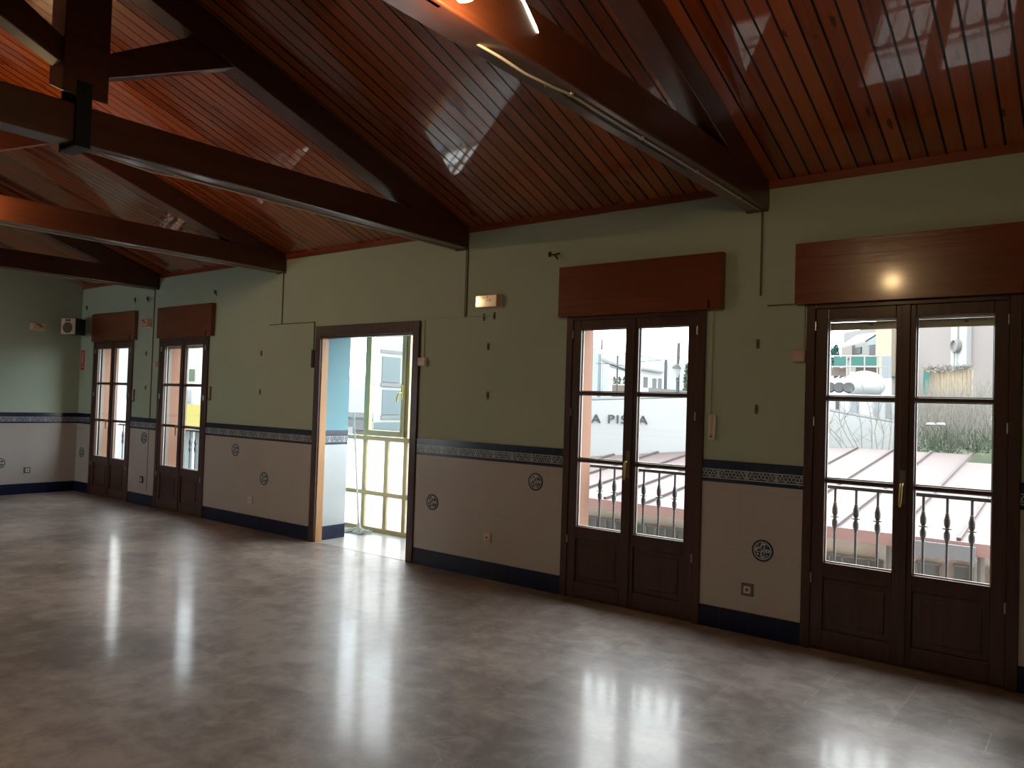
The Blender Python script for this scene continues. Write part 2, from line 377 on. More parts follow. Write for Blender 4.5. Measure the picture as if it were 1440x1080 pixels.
# ------------------------------------------------------------------ French doors (local: x across, y into wall, z up)
def door_leaf(root, x0, x1, handle):
    """one leaf between x0 and x1: stiles, rails, muntins, solid bottom panel, three panes"""
    gx0, gx1 = (x0+.075, x1-.055) if handle == 'r' else (x0+.055, x1-.075)
    m = MB(); y0, y1 = -.012, .038
    m.box(x0, gx0, y0, y1, .02, 2.165); m.box(gx1, x1, y0, y1, .02, 2.165)
    m.box(gx0, gx1, y0, y1, 2.093, 2.165)
    m.box(gx0, gx1, y0, y1, .46, .555); m.box(gx0, gx1, y0, y1, .02, .13)
    for z in (1.073, 1.595): m.box(gx0, gx1, y0+.006, y1-.006, z-.012, z+.012)
    leaf = m.build('door_leaf', 'frame', root, bevel=.004)
    p = MB(); p.box(gx0, gx1, y0+.014, y1-.012, .13, .46); p.box(gx0+.04, gx1-.04, y0+.006, y0+.016, .17, .42)
    p.build('bottom_panel', 'frame', leaf, bevel=.004)
    for a, b in ((.555, 1.061), (1.085, 1.583), (1.607, 2.093)):
        g = MB(); g.box(gx0, gx1, .012, .016, a, b); g.build('glass_pane', 'glass', leaf)
    bd = MB()
    for a, b in ((.555, 1.061), (1.085, 1.583), (1.607, 2.093)):
        t = .007
        bd.box(gx0, gx0+t, .016, .030, a, b); bd.box(gx1-t, gx1, .016, .030, a, b)
        bd.box(gx0, gx1, .016, .030, a, a+t); bd.box(gx0, gx1, .016, .030, b-t, b)
    tag(bd.build('glazing_bead', 'bead', leaf), 'pale beads around the panes')
    hx = x1-.004 if handle == 'l' else x0+.004
    h = MB()
    for z in (.45, 1.445, 2.055): h.tube([(hx, -.018, z-.03), (hx, -.018, z+.03)], .006)
    tag(h.build('hinge', 'steel', leaf, smooth=True), 'steel hinges')
    return leaf
def french_door():
    root = thing('door_1')
    hw = DW/2
    m = MB(); y0, y1 = -.02, .07
    m.box(-hw, -hw+.058, y0, y1, 0, 2.2); m.box(hw-.058, hw, y0, y1, 0, 2.2); m.box(-hw+.058, hw-.058, y0, y1, 2.165, 2.2); m.box(-hw+.058, hw-.058, .0, y1, 0, .02)
    m.build('door_frame', 'frame', root, bevel=.004)
    l1 = door_leaf(root, -hw+.058, 0, 'r'); l2 = door_leaf(root, .0, hw-.058, 'l')
    # overlapping astragal on the meeting stile
    a = MB(); a.box(-.025, .025, -.022, -.012, .02, 2.165); a.build('astragal', 'frame', l2, bevel=.003)
    h = MB(); h.box(-.017, .017, -.028, -.022, .97, 1.17); 
    hp = h.build('handle_plate', 'grey_pl', root, bevel=.004)
    k = MB(); k.tube([(0, -.028, 1.09), (0, -.062, 1.09), (-.002, -.068, 1.075), (-.006, -.066, .99), (-.008, -.060, .955)], [.008, .008, .009, .008, .005], 10)
    tag(k.build('handle', 'brass', hp, smooth=True), 'brass lever handle')
    # pale shutter guide rails outside the frame
    g = MB()
    for s_ in (-1, 1): g.box(s_*(hw-.045)-.022, s_*(hw-.045)+.022, .085, .125, 0, 2.19)
    tag(g.build('shutter_guide', 'guide', root), 'pale guide rails outside the glass')
    return root
fd = french_door()
sides = {-11.06: 'farthest brown double glazed door, beside the end wall corner', -9.19: 'second brown double glazed door from the end wall, yellow seen through it',
         -2.82: 'brown double glazed door through which the lettered white wall shows', -.96: 'nearest brown double glazed door, showing fence and red roof'}
for i, cx in enumerate(DOORS):
    d = fd if i == 0 else copy_tree(fd)
    d.name = 'door_%d' % (i+1); d.location = (cx, YF, 0); struct(d, sides[cx], 'glazed door')
# unseen door added behind the camera to bring daylight onto the end wall
for i, (a, b, _) in enumerate(BH):
    d = copy_tree(fd); d.name = 'door_%d' % (i+6); d.location = ((a+b)/2, YB, 0); d.rotation_euler = (0, 0, math.pi)
    struct(d, 'brown double glazed door added behind the camera to light the end wall', 'glazed door')

# rolling shutter ends that hang into view outside the glass
for cx, zb, lb in ((-.96, 2.035, 'lowered beige shutter end outside the nearest glazed door'), (-9.19, 2.065, 'lowered beige shutter end outside the second door from the end wall')):
    m = MB(); z = zb
    m.box(cx-DW/2+.06, cx+DW/2-.06, 5.203, 5.219, z, z+.05); z += .053
    while z < 2.19: m.box(cx-DW/2+.06, cx+DW/2-.06, 5.205, 5.217, z, min(z+.045, 2.19)); z += .048
    o = m.build('roller_shutter', 'slat', bevel=.004); tag(o, lb, 'shutter', 'roller shutters')
    for dx in (-.22, .30):
        k = MB(); k.box(cx+dx-.012, cx+dx+.012, 5.195, 5.204, zb+.025, zb+.035); tag(k.build('stop', 'grey_pl', o), 'small dark stop')

# ------------------------------------------------------------------ shutter boxes over the doors
bl = {-11.06: 'plain red-brown shutter box over the door beside the end wall corner', -9.19: 'red-brown shutter box over the second door from the end wall',
      -2.82: 'red-brown shutter box with bluish sheen over the door showing the lettered wall', -.96: 'large red-brown shutter box over the nearest door'}
for cx, xa, xb in ((-11.06, -11.63, -10.395), (-9.19, -9.77, -8.50), (-2.82, -3.465, -2.106), (-.96, -1.611, -.27)):
    t = thing('shutter_box', ((xa+xb)/2, YF-.001, 2.19), label=bl[cx], cat='shutter box', group='shutter boxes over the doors')
    w = (xb-xa)/2
    m = MB(); m.box(-w, w, -.06, -.045, .005, .40); m.box(-w, -w+.02, -.045, 0, .005, .40); m.box(w-.02, w, -.045, 0, .005, .40); m.box(-w+.02, w-.02, -.045, 0, .38, .40)
    m.build('front_board', 'box', t, bevel=.002)
    m = MB(); m.box(-w+.02, w-.02, -.045, -.003, .005, .015); m.build('bottom_board', 'box', t)
    m = MB(); m.box(w-.10, w-.085, -.066, -.06, .01, .07); tag(m.build('strap_guide', 'iron', t), 'dark strap guide')

# ------------------------------------------------------------------ opening to the gallery
t = struct(thing('door_5'), 'open dark-cased doorway to the bright glazed gallery', 'doorway')
m = MB(); m.box(-6.56, -6.475, YF-.022, YF+.0, 0, 2.236); m.box(-5.125, -5.04, YF-.022, YF, 0, 2.236); m.box(-6.475, -5.125, YF-.022, YF, 2.125, 2.236)
m.build('casing', 'frame', t, bevel=.004)
m = MB(); m.box(-6.50, -6.465, YF, 5.185, 0, 2.13); tag(m.build('jamb', 'jamb', t, bevel=.003), 'honey-coloured left jamb')
m = MB(); m.box(-5.125, -5.09, YF, 5.185, 0, 2.13); m.build('jamb', 'frame', t, bevel=.003)
m = MB(); m.box(-6.465, -5.125, YF, 5.185, 2.11, 2.17); m.build('head_jamb', 'frame_h', t, bevel=.003)
# reveal of the outer wall, tiled and painted like the gallery
def tiled_wall(name, fn, n0):
    pass
mz = [('teal', 1.15, 2.17, 0), ('band', 1.0, 1.15, .003), ('dado', .14, 1.0, .002), ('skirt', 0, .147, .005)]
MT['dado_blue'] = plain('pale_blue_white_dado_tile', (.60, .64, .66), .2, var=.03)
MT['skirt_b'] = MT['skirt']
m = MB()
for k, (mat, z0, z1, e) in enumerate(mz): m.box(-6.50, -6.488+e, 5.185, 5.50, z0, z1, k)
for k, (mat, z0, z1, e) in enumerate(mz): m.box(-5.102-e, -5.09, 5.185, 5.50, z0, z1, k)
struct(m.build('trim_9', ['teal', 'band', 'dado_blue', 'skirt']), 'teal and tiled reveal of the gallery opening', 'wall')
GX0, GX1, GY = -7.15, -4.35, 5.97
m = MB()
for k, (mat, z0, z1, e) in enumerate(mz):
    m.box(GX0-.1, -6.50, YO, YO+.03+e, z0, z1, k); m.box(-5.09, GX1+.1, YO, YO+.03+e, z0, z1, k)
m.box(GX0-.1, GX1+.1, YO, YO+.03, 2.17, 2.5, 0)
m.box(GX0-.1, GX0, YO, GY, 0, 2.5, 0); m.box(GX1, GX1+.1, YO, GY, 0, 2.5, 0)
struct(m.build('trim_10', ['teal', 'band', 'dado_blue', 'skirt']), 'teal and tiled inner sides of the gallery', 'wall')
m = MB(); m.box(GX0-.1, GX1+.1, 5.05+.05, GY+.05, -.12, .002); struct(m.build('trim_11', 'floor_w'), 'pale tile floor of the glazed gallery', 'floor')
m = MB(); m.box(GX0-.1, GX1+.1, YO, GY+.08, 2.5, 2.6); struct(m.build('trim_12', 'white'), 'gallery ceiling', 'ceiling')
MT['alu'] = plain('bronze_gold_aluminium', (.52, .41, .22), .38, .35, var=.04)
g = struct(thing('window_1', (0, GY, 0)), 'bronze aluminium gallery glazing with frosted lower panes', 'gallery window')
vs = [GX0, -6.72, -6.36, -6.06, -5.70, -5.34, -4.98, -4.68, GX1]
m = MB()
m.box(GX0, GX1, -.02, .03, .0, .05); m.box(GX0, GX1, -.02, .03, .41, .455); m.box(GX0, GX1, -.022, .035, 1.03, 1.075); m.box(GX0, GX1, -.02, .03, 2.44, 2.5)
for i, x in enumerate(vs):
    w = .028
    m.box(x-w, x+w, -.02, .03, .05, .41); m.box(x-w, x+w, -.02, .03, .455, 1.03)
    if i in (0, 1, 3, 5, 7, 8): m.box(x-.03, x+.03, -.022, .035, 1.075, 2.44)
m.build('frame', 'alu', g, bevel=.003)
for i in range(len(vs)-1):
    for a, b in ((.05, .41), (.455, 1.03)):
        p = MB(); p.box(vs[i]+.028, vs[i+1]-.028, .003, .008, a, b); tag(p.build('frosted_pane', 'frost', g), 'frosted pane')
for a, b in ((GX0, -6.72), (-6.06, -5.34), (-4.68, GX1)):
    p = MB(); p.box(a+.03, b-.03, .003, .007, 1.075, 2.44); p.build('glass_pane', 'glass', g)
for a, b in ((-6.72, -6.06), (-5.34, -4.68)):    # opening casements
    m = MB(); y0, y1 = -.045, .005; a += .035; b -= .02; t = .05
    m.box(a, a+t, y0, y1, 1.085, 2.43); m.box(b-t, b, y0, y1, 1.085, 2.43); m.box(a+t, b-t, y0, y1, 1.085, 1.145); m.box(a+t, b-t, y0, y1, 2.37, 2.43)
    s_ = m.build('casement', 'alu', g, bevel=.003)
    p = MB(); p.box(a+t, b-t, -.02, -.015, 1.145, 2.37); p.build('glass_pane', 'glass', s_)
    k = MB(); k.box(b-.035, b-.012, -.062, -.045, 1.50, 1.66); k.tube([(b-.023, -.06, 1.57), (b-.03, -.095, 1.565), (b-.045, -.10, 1.54), (b-.05, -.10, 1.47)], .011, 8)
    tag(k.build('window_catch', 'brass_y', s_, bevel=.003), 'yellow catch')

# ------------------------------------------------------------------ mop in the gallery
mp_ = thing('mop', (-6.62, 5.80, .002), label='white string mop leaning in the gallery with its head spread on the floor', cat='mop')
m = MB()
m.tube([(.02, 0, .05), (-.11, .05, .70), (-.235, .09, 1.32)], .0105, 10); m.build('handle', 'white', mp_, smooth=True)
m = MB(); rr = random.Random(3)
for i in range(72):
    a = rr.uniform(0, 2*math.pi); L = rr.uniform(.12, .22); bend = rr.uniform(-.5, .5); pts = []
    for k in range(6):
        s_ = k/5; aa = a+bend*s_; pts.append((.02+math.cos(aa)*L*s_*1.15, math.sin(aa)*L*s_*.62, max(.007, .045*(1-s_)**1.5+.006+rr.uniform(0, .012))))
    m.tube(pts, .006, 5)
MT['mop'] = plain('grey_white_cotton', (.62, .63, .58), .9, var=.15, scale=40)
o = m.build('mop_head', 'mop', mp_, smooth=True)
m = MB(); m.lathe([(.018, 0), (.024, .02), (.020, .07), (.012, .09)], (.02, 0, .03)); m.build('socket', 'white', mp_, smooth=True)

# ------------------------------------------------------------------ roof trusses
def truss():
    r = thing('roof_truss', (0, 0, 0))
    w = .08
    m = MB(); m.box(-w, w, YB, YF, 2.855, 3.066); m.build('tie_beam', 'beam', r, bevel=.008)
    for s_ in (1, -1):
        ye = YF if s_ > 0 else YB
        m = MB(); d = .215
        m.prism([(ye, ZW), (YR, ZR), (YR, ZR-d), (ye, ZW-d+.02)], 0, -w+.004, w-.004); m.build('rafter', 'beam', r, bevel=.006)
        m = MB(); yi = YR+s_*.11; yo = YR+s_*.92
        zt = lambda y: ZR-SL*abs(y-YR)-d+.03
        m.prism([(yi-s_*.02, 3.255), (yo, zt(yo)-.01), (yo-s_*.27, zt(yo-s_*.27)), (yi-s_*.02, 3.395)], 0, -.055, .055)
        m.build('strut', 'beam', r, bevel=.006)
    m = MB(); m.prism([(-.095, 3.185), (.095, 3.105), (.095, ZR-.01), (-.095, ZR-.01)], 1, YR-.13, YR+.11); m.build('king_post', 'beam', r, bevel=.008)
    y = YR-.02
    m = MB(); 
    for s_ in (-1, 1): m.box(s_*.099-.004, s_*.099+.004, y-.04, y+.04, 2.835, 3.19)
    m.box(-.11, .11, y-.04, y+.04, 2.826, 2.838); m.tube([(-.115, y, 3.15), (.115, y, 3.15)], .012, 6)
    tag(m.build('iron_strap', 'iron', r, bevel=.002), 'black iron strap')
    return r
tr = truss()
tl = ['nearest dark wooden roof truss, over the wall right of the central pair of doors',
      'dark wooden roof truss with its king post in full view',
      'third dark wooden roof truss, its tie beam lit orange at the left edge', 'farthest dark wooden roof truss, before the end wall']
for i, x in enumerate(TR+[.78]):
    o = tr if i == 0 else copy_tree(tr)
    o.location.x = x; tag(o, (tl+['dark wooden roof truss out of frame on the right'])[i], 'roof truss', 'roof trusses')

for c in kids(tr):                                # the nearest truss shows no strap
    if c.name.startswith('iron_strap'): bpy.data.objects.remove(c, do_unlink=True)
# cables clipped under the tie beams
def cable(name, pts, r, label, mat='cable', clips=()):
    m = MB(); m.tube(pts, r, 6); o = m.build(name, mat, smooth=True); tag(o, label, 'cable', 'cables')
    for c in clips:
        k = MB(); k.box(c[0]-.012, c[0]+.012, c[1]-.008, c[1]+.008, c[2]-.004, 2.8565); k.build('clip', 'cable', o)
    return o
zc = 2.849
cable('cable', [(-1.86, 5.06, zc), (-1.86, 4.3, zc), (-1.86, 3.4, zc), (-1.86, 2.75, zc), (-1.86, 2.62, 2.835), (-1.86, 2.42, 2.822), (-1.87, 2.28, 2.835), (-1.90, 2.18, 2.855), (-1.965, 2.13, 2.905), (-1.972, 2.15, 2.95)], .006,
      'pale cable under the nearest truss ending in a loose loop', clips=[(-1.86, y, zc) for y in (2.75, 3.4, 4.05, 4.7)])
cable('cable', [(-1.90, 4.0, zc), (-1.90, 3.2, zc), (-1.895, 2.72, zc), (-1.89, 2.6, 2.84)], .004, 'thin dark cable beside the pale one under the nearest truss', 'cable_dark')
cable('cable', [(-4.61, 5.06, zc), (-4.61, 3.4, zc), (-4.61, 2.55, zc), (-4.60, 2.3, 2.833), (-4.57, 1.96, 2.845)], .006, 'pale cable under the truss whose king post is in view',
      clips=[(-4.61, y, zc) for y in (2.45, 3.1, 3.9, 4.7)])
cable('cable', [(-7.26, 5.06, zc), (-7.26, 3.2, zc), (-7.26, .6, zc)], .006, 'pale cable under the third truss', clips=[(-7.26, y, zc) for y in (2.2, 2.9, 3.6, 4.3)])
cable('cable', [(-9.98, 5.06, zc), (-9.98, 3.2, zc), (-9.98, .6, zc)], .006, 'pale cable under the farthest truss', clips=[(-9.98, y, zc) for y in (3.2, 4.1)])
# wiring down and along the wall
def duct(pts, label, w=.014, mat='cable_dark'):
    m = MB()
    for a, b in zip(pts, pts[1:]):
        m.box(min(a[0], b[0])-w/2, max(a[0], b[0])+w/2, YF-.010, YF, min(a[1], b[1])-w/2, max(a[1], b[1])+w/2)
    return tag(m.build('cable_duct', mat), label, 'cable duct', 'wall ducts')
duct([(-4.50, 2.84), (-4.49, 2.25)], 'dark vertical duct below the truss left of the emergency light')
duct([(-4.88, 2.247), (-4.22, 2.247)], 'painted crosswise duct stub left under the emergency light', .006, 'paint')
duct([(-7.17, 2.84), (-7.17, 2.29)], 'dark vertical duct below the third truss', .010)
duct([(-7.39, 2.285), (-6.60, 2.285)], 'thin crosswise duct left of the doorway top', .008)
duct([(-6.60, 2.285), (-6.60, 1.88)], 'vertical duct at the left side of the doorway', .010)
duct([(-1.855, 2.84), (-1.855, 2.28)], 'thin vertical duct below the nearest truss', .010)
duct([(-1.80, 2.205), (-1.565, 2.205)], 'thin crosswise duct beside the nearest shutter box', .008)
duct([(-1.572, 2.20), (-1.572, 1.90)], 'pale vertical duct left of the nearest door', .028, 'paint')
duct([(-9.965, 2.84), (-9.965, .2)], 'dark vertical duct below the farthest truss, between the two far doors', .012)
duct([(-5.0, 2.23), (-5.0, 1.90)], 'pale vertical duct right of the doorway', .028, 'paint')
duct([(-2.20, 2.18), (-2.20, 1.46)], 'pale vertical duct right of the door showing the lettered wall', .03, 'paint')

# ------------------------------------------------------------------ small wall fittings
def wallbox(name, x, z, w, h, d, mat, label, cat, group=None, extra=None, bevel=.006):
    t = thing(name, (x, YF, z), label=label, cat=cat, group=group)
    m = MB(); m.box(-w/2, w/2, -d, 0, -h/2, h/2); m.build('case', mat, t, bevel=bevel)
    if extra: extra(t, w, h, d)
    return t
def strapparts(t, w, h, d):
    m = MB(); m.box(-w*.16, w*.16, -d-.004, -d, -h*.40, h*.45); tag(m.build('strap', 'cream', t), 'strap end')
    m = MB(); m.tube([(0, -d-.002, -h*.36), (0, -d-.016, -h*.36)], .007, 8); tag(m.build('screw', 'grey_pl', t), 'dark knob')
def linecover(t, w, h, d, mt='cream'):
    m = MB(); m.box(-w/2+.006, w/2-.006, -d-.003, -d, -h/2+.006, h/2-.018); m.build('cover', 'white' if t.location.x > -5.2 and t.location.x < -4 else 'cream', t, bevel=.002)
wallbox('strap_winder', -2.172, 1.375, .052, .175, .02, 'white', 'white shutter strap winder right of the door showing the lettered wall', 'strap winder', 'wall winders', strapparts)
wallbox('junction_box', -1.585, 1.862, .078, .076, .03, 'cream', 'pale pink junction box left of the nearest door', 'junction box', 'junction boxes', linecover)
wallbox('junction_box', -4.99, 1.853, .10, .078, .035, 'white', 'pale junction box right of the doorway', 'junction box', 'junction boxes', linecover)
wallbox('strap_winder', -6.60, 1.90, .045, .19, .02, 'black', 'dark winder plate left of the doorway', 'strap winder', 'wall winders')
wallbox('strap_winder', -8.545, 1.50, .05, .17, .02, 'grey_pl', 'winder plate right of the second door from the end wall', 'strap winder', 'wall winders', strapparts)
wallbox('strap_winder', -10.42, 1.44, .05, .17, .02, 'grey_pl', 'winder plate right of the farthest door', 'strap winder', 'wall winders', strapparts)
wallbox('junction_box', -9.86, 1.86, .07, .075, .03, 'cream', 'small junction box left of the second door from the end wall', 'junction box', 'junction boxes', linecover)
MT['diff'] = plain('peach_diffuser', (.72, .50, .36), .25, var=.03, coat=.5)
def em_light(loc, rz, w, h, label):
    t = thing('emergency_light', loc, rz, label=label, cat='emergency light', group='emergency lights')
    m = MB(); m.box(-w/2, w/2, -.02, 0, -h/2, h/2); m.build('base', 'white', t, bevel=.004)
    m = MB(); m.prism([(-w/2+.005, -.02), (w/2-.005, -.02), (w/2-.02, -.065), (-w/2+.02, -.065)], 2, -h/2+.005, h/2-.005); m.build('diffuser', 'diff', t, bevel=.005)
    m = MB(); m.box(-.035, .02, -.068, -.06, h*.18, h*.36); m.box(.0, .05, -.068, -.06, -h*.05, h*.14); tag(m.build('marking', 'box', t), 'faded red-brown marks')
    return t
em_light((-4.215, YF, 2.365), 0, .275, .115, 'emergency light on the wall between the doorway and the lettered-wall door')
em_light((-10.12, YF, 2.41), 0, .20, .115, 'emergency light between the two farthest doors')
em_light((XL, 4.50, 2.375), -math.pi/2+math.pi, .20, .10, 'emergency light on the end wall, left of the speaker')
# sockets
def socket(loc, rz, mat, label, s_=.084, hole=True):
    t = thing('wall_socket', loc, rz, label=label, cat='socket', group='wall sockets')
    m = MB(); m.box(-s_/2, s_/2, -.010, 0, -s_/2, s_/2); m.build('frame', mat, t, bevel=.003)
    m = MB(); m.box(-s_*.28, s_*.28, -.014, -.010, -s_*.28, s_*.28); m.build('insert', 'white', t, bevel=.002)
    m = MB(); m.lathe([(.012, 0), (.012, .002)], (0, -.0135, 0), (0, -1, 0)); m.build('earth_hole', 'grey_pl', t)
    return t
yd = YF-.008
socket((-4.16, yd, .352), 0, 'cream', 'pale socket with a thin dark edge, in the dado below the emergency light')
socket((-1.895, yd, .30), 0, 'grey_pl', 'grey-framed socket in the dado between the two near doors')
socket((-7.62, yd, .315), 0, 'cream', 'pale socket in the dado left of the doorway')
socket((-10.10, yd, .335), 0, 'black', 'dark-framed socket in the dado between the two far doors')
socket((XL+.008, 4.45, .334), math.pi/2, 'grey_pl', 'socket in the dado of the end wall')
# round decorative tiles
def medal_mat():
    t = NT('blue_medallion_glaze'); o = t.obj(); x, y, z = t.xyz(o)
    r = t.math('SQRT', t.math('ADD', t.math('MULTIPLY', x, x), t.math('MULTIPLY', z, z)))
    th = t.math('ARCTAN2', x, z)
    ring = t.math('MULTIPLY', t.math('GREATER_THAN', r, .054), t.math('LESS_THAN', r, .060))
    pet = t.math('MULTIPLY', t.math('ADD', t.math('COSINE', t.math('MULTIPLY', th, 4.0)), 1.1), .022)
    lf = t.math('LESS_THAN', t.math('ABSOLUTE', t.math('SUBTRACT', r, pet)), .006)
    n_ = t.math('MULTIPLY', t.math('GREATER_THAN', t.noise(o, 60, 3), .55), t.math('LESS_THAN', r, .05))
    k = t.math('MAXIMUM', ring, t.math('MAXIMUM', lf, n_))
    t.bsdf(t.mix(k, (.05, .07, .12, 1), (.55, .58, .60, 1)), .25); return t.m
MT['medal'] = medal_mat()
def medal(loc, rz, label):
    t = thing('medallion_tile', loc, rz, label=label, cat='decorative tile', group='round tiles in the dado')
    m = MB(); m.lathe([(.066, 0), (.066, .002), (.064, .003)], (0, 0, 0), (0, -1, 0), 32); m.build('disc', 'medal', t, smooth=True)
    m = MB(); n = 32
    m.lathe([(.072, 0), (.072, .004), (.066, .004), (.066, .003)], (0, 0, 0), (0, -1, 0), 32, caps=False); m.build('rim', 'skirt', t, smooth=True)
    return t
medal((-4.814, yd, .582), 0, 'lower round blue tile right of the doorway'); medal((-3.672, yd, .865), 0, 'round blue tile high in the dado beside the door showing the lettered wall')
medal((-1.799, yd, .573), 0, 'largest-looking round blue tile, between the two near doors'); medal((-7.957, yd, .859), 0, 'higher round blue tile left of the doorway')
medal((-7.383, yd, .576), 0, 'lower round blue tile left of the doorway'); medal((-10.081, yd, .887), 0, 'round blue tile between the two far doors')
medal((-11.902, yd, .578), 0, 'round blue tile in the corner left of the farthest door'); medal((XL+.008, 4.10, .445), math.pi/2, 'round blue tile on the end wall at the left picture edge')
# curtain brackets and old fixings
def bracket(x, z, label, s_=1):
    m = MB(); m.tube([(-.07*s_, -.004, .02), (-.02, -.03, .006), (.03, -.06, 0), (.07*s_, -.07, .004)], .007, 6); m.tube([(.0, -.04, .003), (.035*s_, -.045, -.035)], .006, 6); m.box(-.085*s_, -.06*s_, -.006, 0, .0, .04)
    o = m.build('curtain_bracket', 'iron'); o.location = (x, YF, z); tag(o, label, 'bracket', 'curtain brackets')
bracket(-3.53, 2.70, 'black bracket above left of the shutter box of the lettered-wall door'); bracket(-8.46, 2.71, 'black bracket above right of the second shutter box from the end wall')
bracket(-11.88, 2.70, 'black bracket in the corner above the farthest shutter box'); bracket(-10.43, 2.735, 'black bracket right above the farthest shutter box'); bracket(-10.09, 2.73, 'black bracket left of the duct between the far shutter boxes')
def fixing(x, z, label, h=.06):
    m = MB(); m.box(-.010, .010, -.008, 0, -h/2, h/2); m.tube([(0, -.008, 0), (0, -.02, -.004)], .006, 6)
    o = m.build('wall_fixing', 'cable_dark', bevel=.002); o.location = (x, YF, z); tag(o, label, 'fixing', 'old shelf fixings')
for x, z, lb in ((-4.222, 1.98, 'upper brass-coloured shelf fixing below the emergency light'), (-4.212, 1.56, 'lower shelf fixing below the emergency light'), (-1.866, 1.95, 'upper shelf fixing between the two near doors'), (-1.865, 1.51, 'lower shelf fixing between the two near doors'),
                 (-7.53, 1.97, 'upper shelf fixing left of the doorway'), (-7.528, 1.536, 'lower shelf fixing left of the doorway'), (-10.13, 2.007, 'upper shelf fixing between the two far doors'), (-10.11, 1.552, 'lower shelf fixing between the two far doors'),
                 (-4.28, 2.235, 'small shelf fixing close under the emergency light, its left one'), (-4.165, 2.244, 'small shelf fixing close under the emergency light, its right one')): fixing(x, z, lb)

# speaker in the far corner
sp = thing('wall_speaker', (-11.83, 4.86, 2.40), math.radians(27), label='small wall speaker with pale front and round cone, in the far corner', cat='speaker')
m = MB(); m.box(-.115, .115, -.08, .12, -.115, .115); m.build('cabinet', 'black', sp, bevel=.006)
m = MB(); m.box(-.115, .115, -.092, -.08, -.115, .115); tag(m.build('front_panel', 'cream', sp, bevel=.004), 'pale front')
m = MB(); m.lathe([(.078, 0), (.078, .006), (.062, .004), (.03, -.004), (.0, .0)], (0, -.093, -.02), (0, -1, 0), 24)
MT['cone'] = plain('brown_cone', (.10, .06, .03), .6); m.build('cone', 'cone', sp, smooth=True)
m = MB(); m.lathe([(.020, 0), (.020, .005)], (-.022, -.092, .085), (0, -1, 0), 16); m.lathe([(.020, 0), (.020, .005)], (.022, -.092, .085), (0, -1, 0), 16); m.build('tweeter', 'cone', sp, smooth=True)
m = MB(); m.tube([(0, .10, 0), (-.08, .22, 0)], .015); m.build('bracket', 'black', sp)
# extinguisher sign
MT['red'] = plain('sign_red', (.55, .03, .025), .4, var=.02)
MT['signw'] = plain('sign_white', (.75, .60, .55), .4, var=.02)
sg = thing('safety_sign', (-12.015, YF-.0005, 1.98), label='red fire extinguisher sign beside the far corner', cat='sign')
m = MB(); m.box(-.06, .06, -.003, 0, -.10, .10); m.build('board', 'red', sg)
m = MB(); m.box(-.017, .017, -.005, -.003, -.085, .045); m.box(-.007, .007, -.005, -.003, .045, .07); m.box(-.007, .03, -.005, -.003, .065, .08); m.build('pictogram', 'signw', sg)
s2 = thing('safety_sign', (-12.015, YF-.0005, 1.83), label='small red sign directly below the extinguisher sign', cat='sign')
m = MB(); m.box(-.06, .06, -.003, 0, -.04, .04); m.build('board', 'red', s2)
m = MB(); m.box(-.045, .045, -.005, -.003, .0, .012); m.build('writing_line', 'signw', s2)

# ------------------------------------------------------------------ lamps
WARM = (1.0, .66, .32)
def lamp(name, loc, power, label, size=.045):
    t = thing(name, loc, label=label, cat='lamp', group='warm beam lamps')
    m = MB(); m.lathe([(.0, -.06), (.025, -.055), (.042, -.03), (.045, 0), (.035, .035), (.02, .05)], (0, 0, 0), (0, -.3, 1), 20); m.build('bulb', GLOW, t, smooth=True)
    m = MB(); m.lathe([(.02, .045), (.028, .05), (.028, .085), (.012, .095)], (0, 0, 0), (0, -.3, 1)); m.build('lamp_holder', 'black', t, smooth=True)
    m = MB(); m.box(-.14, -.125, -.03, .03, -.03, .09); m.tube([(-.13, 0, .03), (-.07, -.01, .09), (0, -.025, .085)], .008); m.build('arm', 'black', t)
    l = bpy.data.lights.new('lamp_light', 'POINT'); l.energy = power; l.color = WARM; l.shadow_soft_size = size
    lo = bpy.data.objects.new('lamp_light', l); COL.objects.link(lo); lo.parent = t; lo.location = (0.02, .02, -.07)
    return t
GLOW = emit('lamp_glow', (1.0, .70, .36), 12)
lamp('beam_lamp', (-6.99, 1.95, 2.97), 54, 'lit warm lamp on the side of the third truss, out of frame on the left')
lamp('beam_lamp', (-1.70, 1.86, 2.885), 30, 'lit warm lamp on the side of the nearest truss, just above the picture')
lamp('beam_lamp', (-11.9, 1.0, 2.97), 5, 'lit warm lamp by the end wall, out of frame')
# glowing tube added for the bright streak beside the nearest tie beam
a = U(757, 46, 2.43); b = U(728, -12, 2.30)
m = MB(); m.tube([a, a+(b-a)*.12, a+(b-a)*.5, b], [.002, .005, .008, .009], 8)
o = m.build('light_streak', emit('streak_glow', (1.0, .90, .66), 16), smooth=True); tag(o, 'bright streak of light made as a thin glowing tube beside the nearest truss', 'light streak')
m = MB(); m.tube([b, b+(b-a).normalized()*.06], .013, 8); m.build('end_cap', 'white', o, smooth=True)

